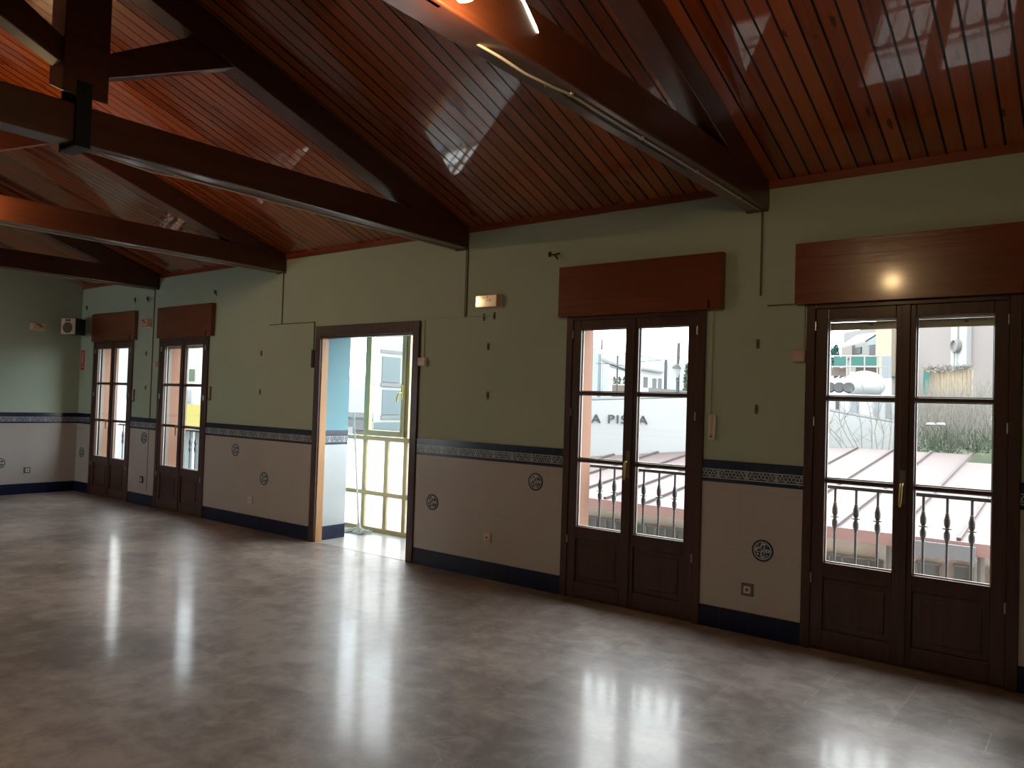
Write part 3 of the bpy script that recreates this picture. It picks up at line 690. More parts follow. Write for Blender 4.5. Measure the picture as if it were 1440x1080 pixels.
# ================================================================== outside
MT['rail'] = plain('grey_painted_iron', (.10, .10, .10), .5, .3)
def railing():
    r = thing('balcony_railing')
    m = MB(); m.box(-.62, .62, -.018, .018, .985, 1.008)
    for s_ in (-1, 1): m.box(s_*.61-.008, s_*.61+.008, -.08, .0, .987, 1.0)
    m.build('top_rail', 'rail', r)
    m = MB(); m.box(-.62, .62, -.010, .010, .06, .085)
    for s_ in (-1, 1): m.box(s_*.61-.008, s_*.61+.008, -.08, .0, .062, .08)
    m.build('bottom_rail', 'rail', r)
    x = -.505
    while x < .60:
        m = MB()
        m.lathe([(.0085, .085), (.0085, .70), (.013, .705), (.010, .715), (.018, .735), (.019, .765), (.011, .785), (.011, .79), (.027, .793), (.027, .799), (.011, .802), (.018, .82), (.019, .85), (.011, .885), (.014, .89), (.0085, .895), (.0085, .985)], (x, 0, 0), n=10)
        m.build('baluster', 'rail', r, smooth=True); x += .1345
    return r
rl = railing()
for i, cx in enumerate(DOORS):
    o = rl if i == 0 else copy_tree(rl)
    o.location = (cx+.005, 5.52, 0)
    tag(o, ['grey iron railing outside the farthest door', 'grey iron railing outside the second door from the end wall', 'grey iron railing outside the door showing the lettered wall', 'grey iron railing outside the nearest door'][i], 'railing', 'balcony railings')

MT['asphalt'] = plain('pale_concrete_yard', (.36, .36, .35), .9, var=.1, scale=1)
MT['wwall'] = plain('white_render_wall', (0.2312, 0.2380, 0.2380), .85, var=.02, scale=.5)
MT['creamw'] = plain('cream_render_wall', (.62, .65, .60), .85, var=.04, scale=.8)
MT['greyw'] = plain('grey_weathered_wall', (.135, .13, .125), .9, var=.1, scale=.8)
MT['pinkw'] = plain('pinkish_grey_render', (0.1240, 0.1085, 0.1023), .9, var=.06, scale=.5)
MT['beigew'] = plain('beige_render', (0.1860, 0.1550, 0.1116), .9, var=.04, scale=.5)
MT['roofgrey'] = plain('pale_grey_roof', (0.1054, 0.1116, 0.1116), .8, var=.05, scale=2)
MT['winglass'] = plain('blue_grey_window_glass', (.13, .17, .185), .6, var=.1, scale=.4)
MT['slate'] = plain('grey_blue_metal', (0.0744, 0.0992, 0.1054), .5, var=.05)
MT['dkgrey'] = plain('dark_grey_paint', (0.0217, 0.0236, 0.0248), .7)
MT['awn'] = plain('grey_awning_cloth', (.13, .14, .15), .85, var=.04)
MT['fascia'] = plain('brick_red_fascia', (.24, .15, .14), .6, var=.06)
MT['redroof'] = plain('faded_red_metal_roof', (.080, .058, .055), .55, var=.05, scale=1.2)
MT['redseam'] = plain('red_roof_seam', (0.0465, 0.0310, 0.0298), .55, var=.05)
MT['green'] = plain('green_mesh', (0.0186, 0.0744, 0.0620), .9, var=.1)
MT['leaf'] = plain('dark_green_leaves', (.045, .06, .035), .9, var=.2, scale=8)
MT['dry'] = plain('dry_grey_twigs', (.13, .12, .105), .9, var=.15, scale=12)
MT['bamboo'] = plain('pale_cane', (.24, .19, .13), .8, var=.25, scale=9)
MT['yellow'] = plain('yellow_awning', (.17, .145, .03), .7, var=.04)
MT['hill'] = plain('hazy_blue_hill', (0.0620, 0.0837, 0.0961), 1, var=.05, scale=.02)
MT['grass'] = plain('grey_green_ground_cover', (.09, .105, .07), 1, var=.2, scale=3)
MT['pale'] = plain('off_white_awning', (0.1860, 0.1860, 0.1736), .8, var=.02)
MT['brickp'] = plain('pale_brick', (0.0992, 0.0744, 0.0620), .9, var=.15, scale=3)

m = MB(); m.box(-90, 70, YO, 320, -3.75, -3.6); struct(m.build('ground_street', 'asphalt'), 'street ground far below the doors', 'ground')

# -- low building with the faded red roof
zr = lambda y: .235+.11*(y-9.06)
lb = thing('low_building', (-2.6, 11.8, -3.6), label='low cream building with faded red seamed metal roof across the yard', cat='building')
L = Vector((-2.6, 11.8, -3.6))
def rel(o, l): 
    for v in o.data.vertices: v.co -= l
    return o
def zplane(mb, x0, x1, y0, y1, t=.05, m_=0):
    mb.prism([(y0, zr(y0)), (y1, zr(y1)), (y1, zr(y1)-t), (y0, zr(y0)-t)], 0, x0, x1, m_)
FPT = [(-8.6, 9.06), (2.2, 9.06), (2.2, 14.08), (-1.78, 14.08), (-1.78, 14.9), (-3.6, 14.9), (-4.6, 14.62), (-5.15, 14.05), (-6.25, 13.25), (-7.5, 12.04), (-8.6, 10.93)]
def roofend(x):
    if x > -1.78: return 14.08
    if x > -3.6: return 14.9
    q = FPT[5:]
    for (xa, ya), (xb, yb) in zip(q, q[1:]):
        if xb <= x <= xa: return ya+(yb-ya)*(x-xa)/(xb-xa)
    return 10.9
m = MB(); nF = len(FPT)
m.add([(x, y, zr(y)) for x, y in FPT]+[(x, y, zr(y)-.05) for x, y in FPT], [tuple(range(nF)), tuple(range(nF, 2*nF))[::-1]]+[(i, (i+1) % nF, nF+(i+1) % nF, nF+i) for i in range(nF)])
rel(m.build('metal_roof', 'redroof', lb), L)
x = -8.35
while x < 2.1:
    m = MB(); ye = roofend(x)-.02
    m.prism([(9.05, zr(9.05)+.035), (ye, zr(ye)+.035), (ye, zr(ye)-.01), (9.05, zr(9.05)-.01)], 0, x-.02, x+.02); rel(m.build('roof_seam', 'redseam', lb), L); x += .597
m = MB(); m.box(-8.6, 2.25, 9.02, 9.07, .10, .235); rel(m.build('fascia', 'fascia', lb), L)
m = MB(); m.prism([(-8.4, 9.4), (2.1, 9.4), (2.1, 13.9), (-3.8, 13.9), (-8.4, 10.6)], 2, -3.6, .16); rel(m.build('walls', 'creamw', lb), L)
def lowwin(px0, px1, py0, nx, nz, h, label=None):
    a = U(px0, py0, 9.38); b = U(px1, py0, 9.38); z1 = a.z; z0 = z1-h
    w = MB(); w.box(a.x, b.x, 9.36, 9.39, z0, z1); f = rel(w.build('window', 'winglass', lb), L)
    g_ = MB(); t = .022
    for i in range(nx+1):
        x = a.x+(b.x-a.x)*i/nx; g_.box(x-t/2, x+t/2, 9.335, 9.36, z0, z1)
    for i in range(nz+1):
        z = z0+(z1-z0)*i/nz; g_.box(a.x, b.x, 9.335, 9.36, z-t/2, z+t/2)
    rel(g_.build('glazing_bars', 'pale', f), L); 
lowwin(826, 882, 726, 4, 5, 1.3); lowwin(896, 966, 736, 5, 5, 1.3); lowwin(1150, 1242, 776, 5, 4, 1.1)
lowwin(1289, 1324, 789, 1, 1, 1.0); lowwin(1341, 1368, 794, 1, 1, 1.0); lowwin(1398, 1436, 800, 1, 1, 1.0); lowwin(760, 812, 716, 4, 5, 1.3)
a = U(1270, 752, 9.1); b = U(1374, 764, 9.1)
m = MB(); m.prism([(9.0, .20), (8.96, .20), (8.96, U(1330, 786, 8.96).z), (9.0, U(1330, 786, 9.0).z)], 0, a.x, b.x)
tag(rel(m.build('grey_awning', 'awn', lb), L), 'grey cloth awning under the eave')
m = MB(); p_ = U(1378, 775, 9.2); m.tube([(p_.x, 9.3, .1), (p_.x, 9.3, -3.6)], .035, 8); p_ = U(1248, 775, 9.2); m.tube([(p_.x, 9.3, .1), (p_.x, 9.3, -3.6)], .035, 8)
rel(m.build('downpipe', 'pale', lb, smooth=True), L)

# -- white wall with lettering
plan = [(-9.6, 10.0, 565), (-7.47, 12.14, 563), (-6.22, 13.35, 559.4), (-5.2, 14.4, 564), (-4.35, 15.55, 577), (-3.8, 15.75, 585.6), (-3.15, 15.85, 595)]
pxs = [None, 834, 963, None, 1168, 1205, 1256]
tops = [None]*7
for i in (1, 2, 4, 5, 6): tops[i] = U(pxs[i], plan[i][2], plan[i][1]).z
tops[0] = tops[1]; tops[3] = (tops[2]*.55+tops[4]*.45)
m = MB(); th = Vector((.13, .15))
for i in range(6):
    (x0, y0, _), (x1, y1, _) = plan[i], plan[i+1]
    vs = [(x0, y0, -3.6), (x1, y1, -3.6), (x1-.1, y1+.18, -3.6), (x0-.1, y0+.18, -3.6), (x0, y0, tops[i]), (x1, y1, tops[i+1]), (x1-.1, y1+.18, tops[i+1]), (x0-.1, y0+.18, tops[i])]
    m.add(vs, [(0, 3, 2, 1), (4, 5, 6, 7), (0, 1, 5, 4), (1, 2, 6, 5), (2, 3, 7, 6), (3, 0, 4, 7)])
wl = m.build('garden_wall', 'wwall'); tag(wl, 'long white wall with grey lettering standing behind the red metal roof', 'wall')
m = MB(); m.tube([(plan[i][0]-.05, plan[i][1]+.09, tops[i]+.02) for i in range(7)], .045, 6); tag(m.build('coping', 'roofgrey', wl), 'thin grey coping')
# lettering
cu = bpy.data.curves.new('lettering', 'FONT'); cu.body = 'LA PISTA'; cu.extrude = .01; cu.space_character = 1.18
to = bpy.data.objects.new('lettering_tmp', cu); COL.objects.link(to)
bpy.context.view_layer.update()
me = bpy.data.meshes.new_from_object(to.evaluated_get(bpy.context.evaluated_depsgraph_get())); bpy.data.objects.remove(to)
xsv = [v.co.x for v in me.vertices]; ysv = [v.co.y for v in me.vertices]
P0, P1 = Vector(plan[1][:2]), Vector(plan[2][:2]); dr = (P1-P0).normalized()
def hit(px, py):
    d = U(px, py, 1)-EYE; n_ = Vector((dr.y, -dr.x)); tt = n_.dot(P0)/(n_.x*d.x+n_.y*d.y); return EYE+d*tt
A0 = hit(821, 594.6); A1 = hit(910.5, 595.4); B0 = hit(866, 583.2); B1 = hit(866, 594.9)
lw = (A1-A0).to_2d().length; lh = B0.z-B1.z
ax = (A1-A0).to_2d().normalized(); nn = Vector((ax.y, -ax.x))
for v in me.vertices:
    u_ = (v.co.x-min(xsv))/(max(xsv)-min(xsv))*lw; w_ = v.co.y/max(ysv)*lh; p_ = A0.to_2d()+ax*u_+nn*(.02+v.co.z)
    v.co = (p_.x, p_.y, (A0.z+A1.z)/2+w_)
me.materials.clear(); me.materials.append(MT['dkgrey'])
lo = bpy.data.objects.new('lettering', me); COL.objects.link(lo); lo.parent = wl; tag(lo, 'dark grey letters LA PISTA')

# -- generic far building: front face between two seen corners, pushed back
def house(name, A, B, depth, mat, label, cat='building', z0=-3.6, ztop=None, group=None):
    """A, B = (px, py of the wall top, Y)"""
    a = U(*A); b = U(*B); base = Vector((a.x, a.y, z0)); t = thing(name, base, label=label, cat=cat, group=group)
    d = Vector((b.x-a.x, b.y-a.y, 0)).normalized(); n_ = Vector((-d.y, d.x, 0))
    if n_.y < 0: n_ = -n_
    n_ = ((a+b)/2-EYE); n_.z = 0; n_.normalize()
    za = a.z if ztop is None else ztop; zb = b.z if ztop is None else ztop
    m = MB(); q = n_*depth
    vs = [(a.x, a.y, z0), (b.x, b.y, z0), (b.x+q.x, b.y+q.y, z0), (a.x+q.x, a.y+q.y, z0), (a.x, a.y, za), (b.x, b.y, zb), (b.x+q.x, b.y+q.y, zb), (a.x+q.x, a.y+q.y, za)]
    m.add([Vector(v)-base for v in vs], [(0, 3, 2, 1), (4, 5, 6, 7), (0, 1, 5, 4), (1, 2, 6, 5), (2, 3, 7, 6), (3, 0, 4, 7)])
    m.build('walls', mat, t)
    nrm = Vector((d.y, -d.x, 0)); 
    if nrm.y > 0: nrm = -nrm
    def pt(px, py, off=0.0):
        r = U(px, py, 1)-EYE; k = (nrm.dot(Vector((a.x, a.y, 0))+nrm*off)-nrm.dot(Vector((0, 0, 0))))/(nrm.x*r.x+nrm.y*r.y); return EYE+r*k
    def panel(x0, y0, x1, y1, nm='window', mt='winglass', off=.04, th_=.05, parent=None):
        p0 = pt(x0, y0); p1 = pt(x1, y0); z1 = p0.z; z0_ = pt(x0, y1).z
        m = MB(); o1 = nrm*off; o0 = nrm*(off-th_)
        vs = [p+o-base for z in (z0_, z1) for p, o in ((Vector((p0.x, p0.y, z)), o0), (Vector((p1.x, p1.y, z)), o0), (Vector((p1.x, p1.y, z)), o1), (Vector((p0.x, p0.y, z)), o1))]
        m.add(vs, [(0, 3, 2, 1), (4, 5, 6, 7), (0, 1, 5, 4), (1, 2, 6, 5), (2, 3, 7, 6), (3, 0, 4, 7)])
        return m.build(nm, mt, parent or t)
    return t, base, panel, (a, b, n_)
def pole(px, y0, y1, Y, r, label, mat='dkgrey', name='utility_pole', cat='pole', group=None, ground=False):
    a = U(px, y0, Y); b = U(px, y1, Y); 
    if ground: b = Vector((b.x, b.y, -3.6))
    m = MB(); m.tube([a-b, (0, 0, 0)], [r*.8, r], 8); o = m.build(name, mat, smooth=True); o.location = b; return tag(o, label, cat, group)

# seen through the door with the lettered wall
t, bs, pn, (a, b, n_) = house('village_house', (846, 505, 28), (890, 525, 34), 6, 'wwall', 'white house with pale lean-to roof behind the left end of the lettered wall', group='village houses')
def roof_quad(t, bs, e0, e1, r0, r1, mat='roofgrey', th_=.12, name='roof'):
    P4 = [U(*e0), U(*e1), U(*r1), U(*r0)]; m = MB()
    vs = [p-bs for p in P4]+[p-bs-Vector((0, 0, th_)) for p in P4]
    m.add(vs, [(0, 1, 2, 3), (7, 6, 5, 4), (0, 4, 5, 1), (1, 5, 6, 2), (2, 6, 7, 3), (3, 7, 4, 0)]); return m.build(name, mat, t)
roof_quad(t, bs, (843, 502, 27.6), (892, 520, 33.6), (838, 490, 33), (892, 500, 39))
pn(847.5, 513, 856, 556, 'shutter_panel', 'slate'); pn(857, 512, 890, 517, 'eave_shadow_board', 'roofgrey', .3, .3)
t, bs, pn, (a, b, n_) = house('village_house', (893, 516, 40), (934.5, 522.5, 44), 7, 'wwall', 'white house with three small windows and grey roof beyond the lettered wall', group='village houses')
roof_quad(t, bs, (891, 514.5, 39.4), (936.5, 522, 43.4), (891, 503, 46), (930, 507.5, 50))
for x0, x1, y0, y1 in ((904.8, 911, 530, 545), (917.5, 923.5, 532, 546), (925.5, 930.8, 532, 547)): pn(x0, y0, x1, y1, 'window', 'dkgrey')
t, bs, pn, _ = house('boundary_wall', (912, 545, 24), (972, 550, 26), .4, 'greyw', 'grey-brown boundary wall in front of the white village house', 'wall')
t, bs, pn, _ = house('boundary_wall', (861, 541, 25), (880, 542, 25), .4, 'brickp', 'low brown wall in front of the pale-roofed village house', 'wall')
pole(954.3, 482, 552, 23, .07, 'grey utility pole beside the dark conifers', ground=True); pole(936.6, 506, 545, 42, .12, 'grey pole at the corner of the white village house', ground=True)
pole(868.6, 500, 541, 24.6, .04, 'thin pole above the low brown wall', ground=True); pole(846.2, 477, 491, 31, .05, 'roof aerial on the pale-roofed house', cat='aerial', name='roof_aerial')
pole(843.5, 498, 556, 27.5, .09, 'blue-grey standpipe beside the pale-roofed house', 'slate', ground=True)
# street lantern
p_ = U(951.5, 531, 22.6); ln = thing('street_lantern', p_, label='old-style street lantern on a bracket by the utility pole', cat='street lamp')
m = MB(); m.lathe([(.05, 0), (.13, .27), (.14, .29)], (0, 0, 0), n=6); tag(m.build('glass_cage', 'pale', ln), 'pale glass')
m = MB(); m.lathe([(.17, .29), (.10, .40), (.03, .44), (.02, .52)], (0, 0, 0), n=6); q = U(954.3, 517, 23)-p_; m.tube([(0, 0, .42), q], .02, 6); m.tube([(0, 0, 0), (0, 0, -.12), U(954.3, 536, 23)-p_], .02, 6); m.build('lantern_top', 'dkgrey', ln)
def wire(pts, label):
    m = MB(); m.tube([U(*p) for p in pts], .012, 4); tag(m.build('overhead_wire', 'dkgrey'), label, 'wire', 'overhead wires')
wire([(880, 512, 24), (903, 508.5, 24), (936, 505.5, 24), (954, 503.5, 23), (985, 498, 24)], 'overhead wire crossing the mountain behind the poles')
wire([(838, 511, 22), (856, 511.5, 22), (880, 514, 24)], 'overhead wire over the pale-roofed house')
# mountain
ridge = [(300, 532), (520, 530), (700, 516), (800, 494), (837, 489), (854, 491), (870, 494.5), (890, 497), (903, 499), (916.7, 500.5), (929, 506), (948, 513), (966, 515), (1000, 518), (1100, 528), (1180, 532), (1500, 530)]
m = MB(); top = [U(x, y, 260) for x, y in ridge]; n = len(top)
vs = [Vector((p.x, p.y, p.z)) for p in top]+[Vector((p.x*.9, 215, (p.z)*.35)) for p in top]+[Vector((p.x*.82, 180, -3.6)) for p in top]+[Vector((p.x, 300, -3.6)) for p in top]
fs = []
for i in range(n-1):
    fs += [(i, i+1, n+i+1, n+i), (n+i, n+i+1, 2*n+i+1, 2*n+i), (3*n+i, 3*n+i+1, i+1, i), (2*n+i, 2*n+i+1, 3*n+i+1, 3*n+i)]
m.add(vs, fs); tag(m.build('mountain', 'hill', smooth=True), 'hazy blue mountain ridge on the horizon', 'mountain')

# foliage builders
def leafy(name, c, r, h, n, label, cat, mat='leaf', seed=1, group=None, cone=.0, trunk=True, size=.12):
    t = thing(name, c, label=label, cat=cat, group=group); rr = random.Random(seed); m = MB()
    for i in range(n):
        z = rr.random(); rad = r*((1-z*cone) if cone else math.sin(math.pi*(.12+.85*z)))*math.sqrt(rr.random()); a = rr.uniform(0, 6.283)
        p = Vector((rad*math.cos(a), rad*math.sin(a), h*(.12+.88*z))); u = Vector([rr.uniform(-1, 1) for _ in range(3)]).normalized()*size; w = u.orthogonal().normalized()*size*.6
        m.add([p-u, p+w, p+u, p-w], [(0, 1, 2, 3)])
    m.build('foliage', mat, t)
    if trunk: k = MB(); k.tube([(0, 0, 0), (0, 0, h*.8)], [r*.10, r*.03], 6); k.build('trunk', 'dry', t)
    return t
for px, Y, r, ht, s_ in ((966.5, 29.0, .42, 4.6, 1), (979, 33, .6, 5.6, 2)):
    c = U(px, 550, Y); c.z = -3.6; topz = ht+.0
    leafy('conifer', c, r, U(px, 512 if s_ == 1 else 500, Y).z+3.6, 900, ['', 'slim dark conifer beside the utility pole', 'dark conifer behind the slim one, mostly hidden by the door stile'][s_], 'tree', seed=s_, group='dark conifers', cone=.85)
for i, px in enumerate((863.5, 870.5, 877.5)):
    c = U(px, 541, 25.0)+Vector((-.1, .2, 0)); leafy('small_shrub', c, .07, .30, 40, ['left', 'middle', 'right'][i]+' of the three small shrubs on the low brown wall', 'shrub', seed=20+i, group='small shrubs on the low wall', trunk=False, size=.045)

# seen through the nearest door: building, balcony, tank, fence
t, bs, pn, _ = house('apartment_building', (1239, 440, 25), (1430, 410, 19.5), 8, 'pinkw', 'large pinkish grey rendered building with a white pilaster and round vent', ztop=7.5)
pn(1239.5, 440, 1262, 531, 'beige_bay', 'beigew', .15, .2); pn(1345, 440, 1367, 516, 'pilaster', 'wwall', .12, .2)
vz = U(1355, 487, 20.8)
m = MB(); 
def vent():
    # round cowl in front of the pilaster
    r = U(1355, 487, 1)-EYE; 
    a_ = U(1239, 440, 25); b_ = U(1430, 410, 19.5); d = Vector((b_.x-a_.x, b_.y-a_.y, 0)).normalized(); nr = Vector((d.y, -d.x, 0)); nr = nr if nr.y < 0 else -nr
    k = nr.dot(Vector((a_.x, a_.y, 0)))/(nr.x*r.x+nr.y*r.y); c = EYE+r*k+nr*.13
    m = MB(); m.lathe([(.165, 0), (.165, .10), (.14, .12), (.12, .06), (.0, .06)], c-bs, nr, 24); m.build('round_vent', 'greyw', t, smooth=True)
    m = MB(); m.tube([c-bs+Vector((-.02, 0, .16)), c-bs+Vector((-.02, 0, 1.2))], .03, 6); m.tube([c-bs+Vector((-.08, 0, -.16)), c-bs+Vector((-.09, 0, -.9))], .03, 6); m.build('vent_pipe', 'pale', t)
vent()
t, bs, pn, _ = house('terraced_house', (1186, 486, 30), (1242, 462, 28), 6, 'greyw', 'grey house with windows under a slanting white awning, behind the green balcony', ztop=U(1225, 463, 29).z)
pn(1203, 489, 1212, 498, 'window', 'dkgrey'); pn(1222, 472, 1236, 486, 'window', 'slate'); pn(1224, 488, 1236, 500, 'window', 'dkgrey'); pn(1187, 487, 1202, 505, 'pink_wall', 'pinkw', .1, .1)
m = MB(); P4 = [U(1181, 487, 26), U(1217, 479, 26), U(1238, 466, 27.5), U(1205, 471, 27.5)]
m.add([p-bs for p in P4]+[p-bs-Vector((0, 0, .06)) for p in P4], [(0, 1, 2, 3), (7, 6, 5, 4), (0, 4, 5, 1), (1, 5, 6, 2), (2, 6, 7, 3), (3, 7, 4, 0)]); m.build('slanting_awning', 'pale', t)
c = U(1174, 505, 27); c.z = -3.6; leafy('garden_tree', c, .6, U(1174, 486, 27).z+3.6, 500, 'pale green tree left of the grey house with the awning', 'tree', 'green', 31)
# balcony with green screen
Yb = 22
t, bs, pn, _ = house('raised_terrace', (1160, 532, Yb+.3), (1254, 531, Yb+.3), 1.2, 'creamw', 'raised terrace with brown infill below a green-screened railing', 'terrace')
pn(1168, 517, 1190, 529, 'infill', 'brickp'); pn(1204, 516, 1236, 531, 'infill', 'brickp')
bz = U(1160, 532, Yb); 
t = thing('screened_railing', bz, label='white metal railing with green mesh above the white tank', cat='railing')
m = MB()
for y in (500.5, 515.5): m.tube([U(1166, y, Yb)-bz, U(1251, y+.5, Yb)-bz], .022, 6)
for x in (1168, 1191, 1196, 1216, 1234, 1240, 1251): m.tube([U(x, 500, Yb)-bz, U(x, 532, Yb)-bz], .022, 6)
m.build('rails', 'pale', t, smooth=True)
for x0, x1 in ((1173, 1191), (1197, 1234)):
    m = MB(); a = U(x0, 502, Yb)-bz; b = U(x1, 514, Yb)-bz; m.box(a.x, b.x, -.01, .01, b.z, a.z); m.build('green_screen', 'green', t)
m = MB(); a = U(1241, 501, Yb)-bz; b = U(1254, 532, Yb)-bz; m.box(a.x, b.x, -.02, .02, b.z, a.z); m.build('grey_screen', 'awn', t)
# tank
c = U(1215.5, 541.5, 18.0); t = thing('gas_tank', (c.x, c.y, c.z-.32), label='white rounded tank standing under the green-screened railing', cat='tank')
m = MB(); rx, rz = .43, .31; prof = [(max(.001, rz*math.cos(a)), rz*math.sin(a)) for a in [math.radians(-90+180*i/16) for i in range(17)]]
m.lathe([(r_/rz*rx, h_+.32) for r_, h_ in prof], (0, 0, 0), n=28); m.build('body', 'wwall', t, smooth=True)
m = MB(); q = U(1199, 524, 18)-U(1215.5, 541.5, 18); m.lathe([(.05, 0), (.06, .08), (.03, .12)], (q.x, 0, q.z+.22)); m.tube([(q.x, 0, q.z+.25), (q.x+.15, 0, q.z+.1)], .03); m.build('valve', 'pale', t, smooth=True)
m = MB(); z_ = -3.6-(c.z-.32)
for sx in (-.25, .25): m.box(sx-.04, sx+.04, -.1, .1, z_, .12)
m.build('stand', 'greyw', t)
for i, (px, py) in enumerate(((1167, 549), (1180, 547), (1193, 551))):
    c = U(px, py, 16.95); c.z = U(1180, 553, 16.8).z+.125; m = MB(); m.lathe([(.04, -.04), (.10, -.045), (.12, 0), (.10, .045), (.04, .04)], (0, 0, 0), (0.2, -1, .15), 18)
    o = m.build('old_tyre', 'dkgrey', smooth=True); o.location = c; tag(o, ['leftmost', 'middle', 'rightmost'][i]+' of the dark tyres standing left of the white tank', 'tyre', 'old tyres')
t, bs, pn, _ = house('storage_yard_wall', (1150, 553, 16.8), (1262, 556, 16.8), .3, 'wwall', 'white yard wall with dark gaps behind the end of the lettered wall', 'wall')
pn(1176, 563, 1180, 580, 'gap', 'dkgrey'); pn(1197, 562, 1206, 590, 'gap', 'awn'); pn(1230, 560, 1236, 590, 'gap', 'awn'); pn(1246, 560, 1253, 592, 'gap', 'roofgrey')
# cane fence
bs = U(1308, 585, 18.4); t = thing('cane_fence', bs, label='pale cane screen fence with dry growth along its top', cat='fence')
m = MB(); rr = random.Random(5); x0 = 1308
while x0 < 1368:
    yt = 523+rr.uniform(-2.5, 2)-(x0-1308)*.04; m.tube([U(x0, 592, 18.4)-bs, U(x0+rr.uniform(-.4, .4), yt, 18.4)-bs], .016, 5); x0 += 1.55
m.build('canes', 'bamboo', t)
m = MB()
for i in range(160):
    x0 = rr.uniform(1300, 1366); p = U(x0, 520+rr.uniform(-2, 3)-(x0-1308)*.05, 18.3)-bs; m.tube([p, p+Vector((rr.uniform(-.12, .12), rr.uniform(-.05, .05), rr.uniform(-.03, .12)))], .007, 3)
tag(m.build('dry_growth', 'dry', t), 'dark dry growth', kind='stuff')
m = MB(); P4 = [U(1299, 521, 18.3), U(1307, 524, 18.3), U(1306, 558, 18.25), U(1297, 555, 18.25)]
m.add(P4+[p+Vector((0, .04, 0)) for p in P4], [(0, 1, 2, 3), (7, 6, 5, 4), (0, 4, 5, 1), (1, 5, 6, 2), (2, 6, 7, 3), (3, 7, 4, 0)]); tag(m.build('green_cloth', 'green'), 'green cloth hanging at the left end of the cane fence', 'cloth')
# overgrown bank and bare branches
m = MB(); nx, ny = 26, 10; vs = []; 
for j in range(ny):
    for i in range(nx):
        px = 1272+ i*8; Y = 15.3+j*.5; yy = 637-j*6.2
        p = U(px, yy, Y); vs.append(p+Vector((0, 0, rr.uniform(-.06, .06))))
m.add(vs, [(j*nx+i, j*nx+i+1, (j+1)*nx+i+1, (j+1)*nx+i) for j in range(ny-1) for i in range(nx-1)])
p0 = len(m.v); 
m.add([(v[0], v[1], -3.6) for v in vs[:nx]]+vs[:nx], [(i, i+1, nx+i+1, nx+i) for i in range(nx-1)])
bk = m.build('overgrown_bank', 'grass'); tag(bk, 'overgrown grey-green bank behind the red roof', 'bank', kind='stuff')
def twigs(name, x0, x1, yb, yt, Y0, Y1, n, label, seed, r=.006, lean=.5, mat='dry'):
    rr = random.Random(seed); m = MB()
    for i in range(n):
        px = rr.uniform(x0, x1); Y = rr.uniform(Y0, Y1); a = U(px, yb+rr.uniform(-6, 4), Y); b = U(px+rr.uniform(-8, 8)*lean, yt+rr.uniform(0, 40), Y)
        pts = [a]; 
        for k in range(1, 5):
            s_ = k/4; pts.append(a.lerp(b, s_)+Vector((rr.uniform(-.06, .06), 0, 0)))
        R = r*rr.uniform(.6, 1.5); m.tube(pts, [R, R*.9, R*.75, R*.6, R*.4], 4, caps=False)
        for q in range(2):
            k = rr.randint(1, 3); p = pts[k]; e = p+Vector((rr.uniform(-.25, .25), rr.uniform(-.1, .1), rr.uniform(.1, .4))); m.tube([p, p.lerp(e, .5)+Vector((0, 0, .03)), e], [R*.5, R*.4, R*.25], 3, caps=False)
    return tag(m.build(name, mat), label, 'shrub', kind='stuff')
twigs('bare_thicket', 1286, 1410, 630, 530, 15.4, 18.2, 330, 'dense thicket of bare grey twigs behind the red roof', 41)
twigs('green_undergrowth', 1290, 1405, 638, 600, 15.2, 16.2, 120, 'green undergrowth at the foot of the bare thicket', 43, .010, 1.5, 'leaf')
# individual bare saplings before the white wall
br = [((1212, 632), (1211, 600), (1206, 570), (1196, 545)), ((1226, 632), (1226, 600), (1222, 572), (1212, 540)), ((1200, 628), (1190, 612), (1182, 595), (1178, 575)), ((1190, 628), (1180, 615), (1168, 603), (1160, 590)),
      ((1240, 632), (1243, 610), (1238, 590), (1226, 570)), ((1250, 630), (1253, 605), (1254, 580), (1250, 545)), ((1206, 628), (1196, 610), (1188, 590), (1187, 565)), ((1184, 630), (1176, 618), (1169, 610), (1163, 604)), ((1233, 630), (1230, 606), (1236, 580), (1244, 556))]
wh = ['topping the tank in front of its left half', 'tallest in front of the tank', 'leaning left beneath the tyres', 'lowest, leaning to the left pane edge', 'short and curved right of the tank foot', 'upright at the right pane edge', 'leaning left under the tank valve', 'smallest at the left pane edge', 'leaning right under the grey screen']
for i, pts in enumerate(br):
    b0 = U(*pts[0], 15.15); m = MB(); P_ = [U(x, y, 15.15+.05*k)-b0 for k, (x, y) in enumerate(pts)]; P_ = [Vector((P_[0].x, 0, -.6))]+P_
    m.tube(P_, [.012, .011, .009, .007, .004], 5); rr = random.Random(60+i)
    for q in range(7):
        k = rr.randint(1, 3); p = P_[k].lerp(P_[k+1], rr.random()); e = p+Vector((rr.uniform(-.3, .3), rr.uniform(-.1, .1), rr.uniform(.12, .4))); m.tube([p, p.lerp(e, .5), e], [.005, .004, .002], 3)
    o = m.build('bare_sapling', 'dry'); o.location = b0; tag(o, 'bare sapling before the white wall, '+wh[i], 'sapling', 'bare saplings')
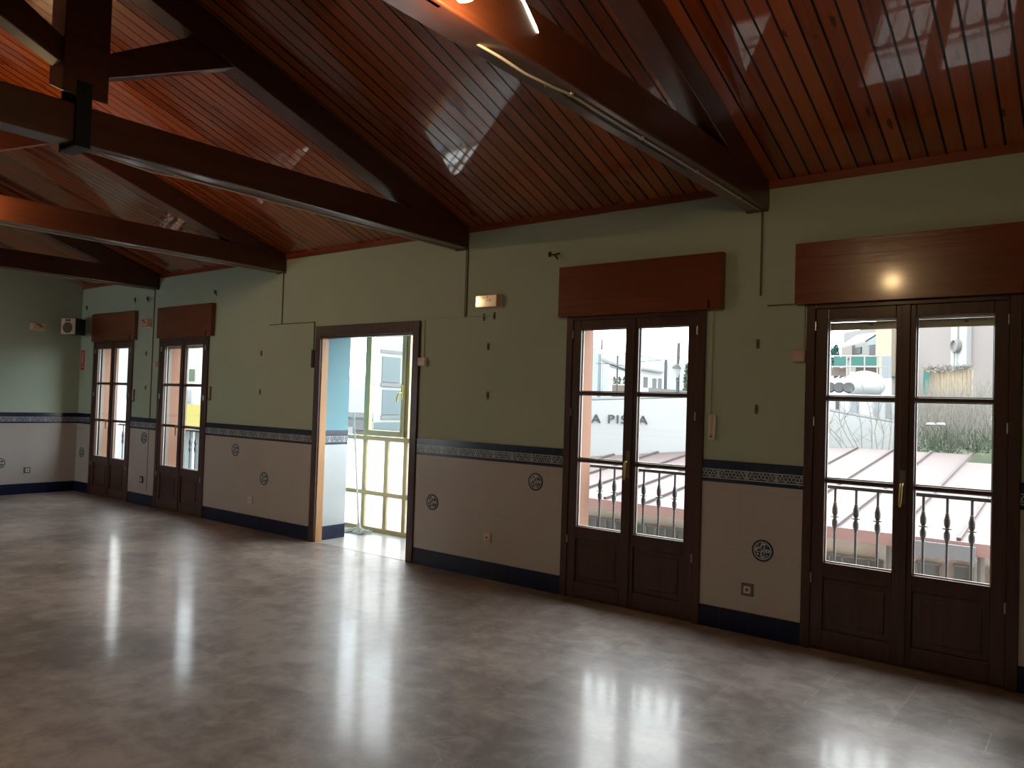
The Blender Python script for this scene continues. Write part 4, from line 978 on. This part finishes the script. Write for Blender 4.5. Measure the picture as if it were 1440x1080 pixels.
for i, px in enumerate((1309, 1323)):
    c = U(px, 597, 15.28); m = MB(); m.lathe([(.05, -.02), (.075, 0), (.06, .03), (.02, .035)], (0, 0, 0), n=14); o = m.build('white_bowl', 'wwall', smooth=True); o.location = c; tag(o, ['left', 'right'][i]+' of two small white bowls on the overgrown bank', 'bowl', 'white bowls')

# seen through the gallery
t, bs, pn, _ = house('apartment_building', (529, 470, 17), (600, 440, 19.5), 8, 'wwall', 'white apartment building with two grey windows seen through the gallery', ztop=7.0)
for y0, y1 in ((501, 537), (548, 583)):
    f = pn(537.5, y0, 563, y1, 'window', 'slate', .03, .06); pn(541, y0+3, 547, y1-3, 'pane', 'winglass', .05, .02, f); pn(549, y0+3, 561, y1-3, 'pane', 'winglass', .05, .02, f)
    pn(535, y1+1, 566, y1+6, 'balcony_slab', 'roofgrey', .35, .4); pn(535, y0-10, 566, y0-5, 'lintel', 'roofgrey', .1, .12)
    b_ = pn(552, y0+20, 572, y1+1, 'balcony_glass', 'glass', .36, .02)
pn(524, 594, 600, 612, 'shopfront', 'slate', .3, .35)
t, bs, pn, _ = house('street_house', (470, 583, 24), (532, 583, 24), 6, 'wwall', 'low pale house with grey band and railing seen through the left gallery pane')
pn(470, 578, 530, 585, 'grey_band', 'awn', .2, .3); pn(470, 592, 530, 602, 'parapet', 'roofgrey', .1, .12); pn(470, 603, 530, 640, 'lower_wall', 'brickp', .06, .08); pn(492, 600, 499, 640, 'pillar', 'wwall', .12, .14)
# seen through the far doors
t, bs, pn, _ = house('corner_shop', (225, 455, 13.0), (300, 450, 14.5), 8, 'wwall', 'white building with a yellow awning seen through the second door from the end wall', ztop=5.5)
pn(240, 568, 296, 602, 'yellow_awning', 'yellow', .7, .8); pn(240, 604, 296, 680, 'shopfront', 'slate', .03, .05); pn(266, 519, 274, 536, 'window', 'leaf', .05, .05); pn(263, 548, 268, 566, 'window', 'awn', .05, .05)
pn(271, 606, 275, 680, 'pillar', 'wwall', .2, .2)
t, bs, pn, _ = house('far_house', (120, 470, 16), (196, 470, 16), 8, 'wwall', 'white building with a blue-grey edge seen through the farthest door', ztop=5.0)
pn(177, 490, 182, 560, 'window', 'slate', .05, .05); pn(168, 606, 178, 650, 'window', 'awn', .05, .05)
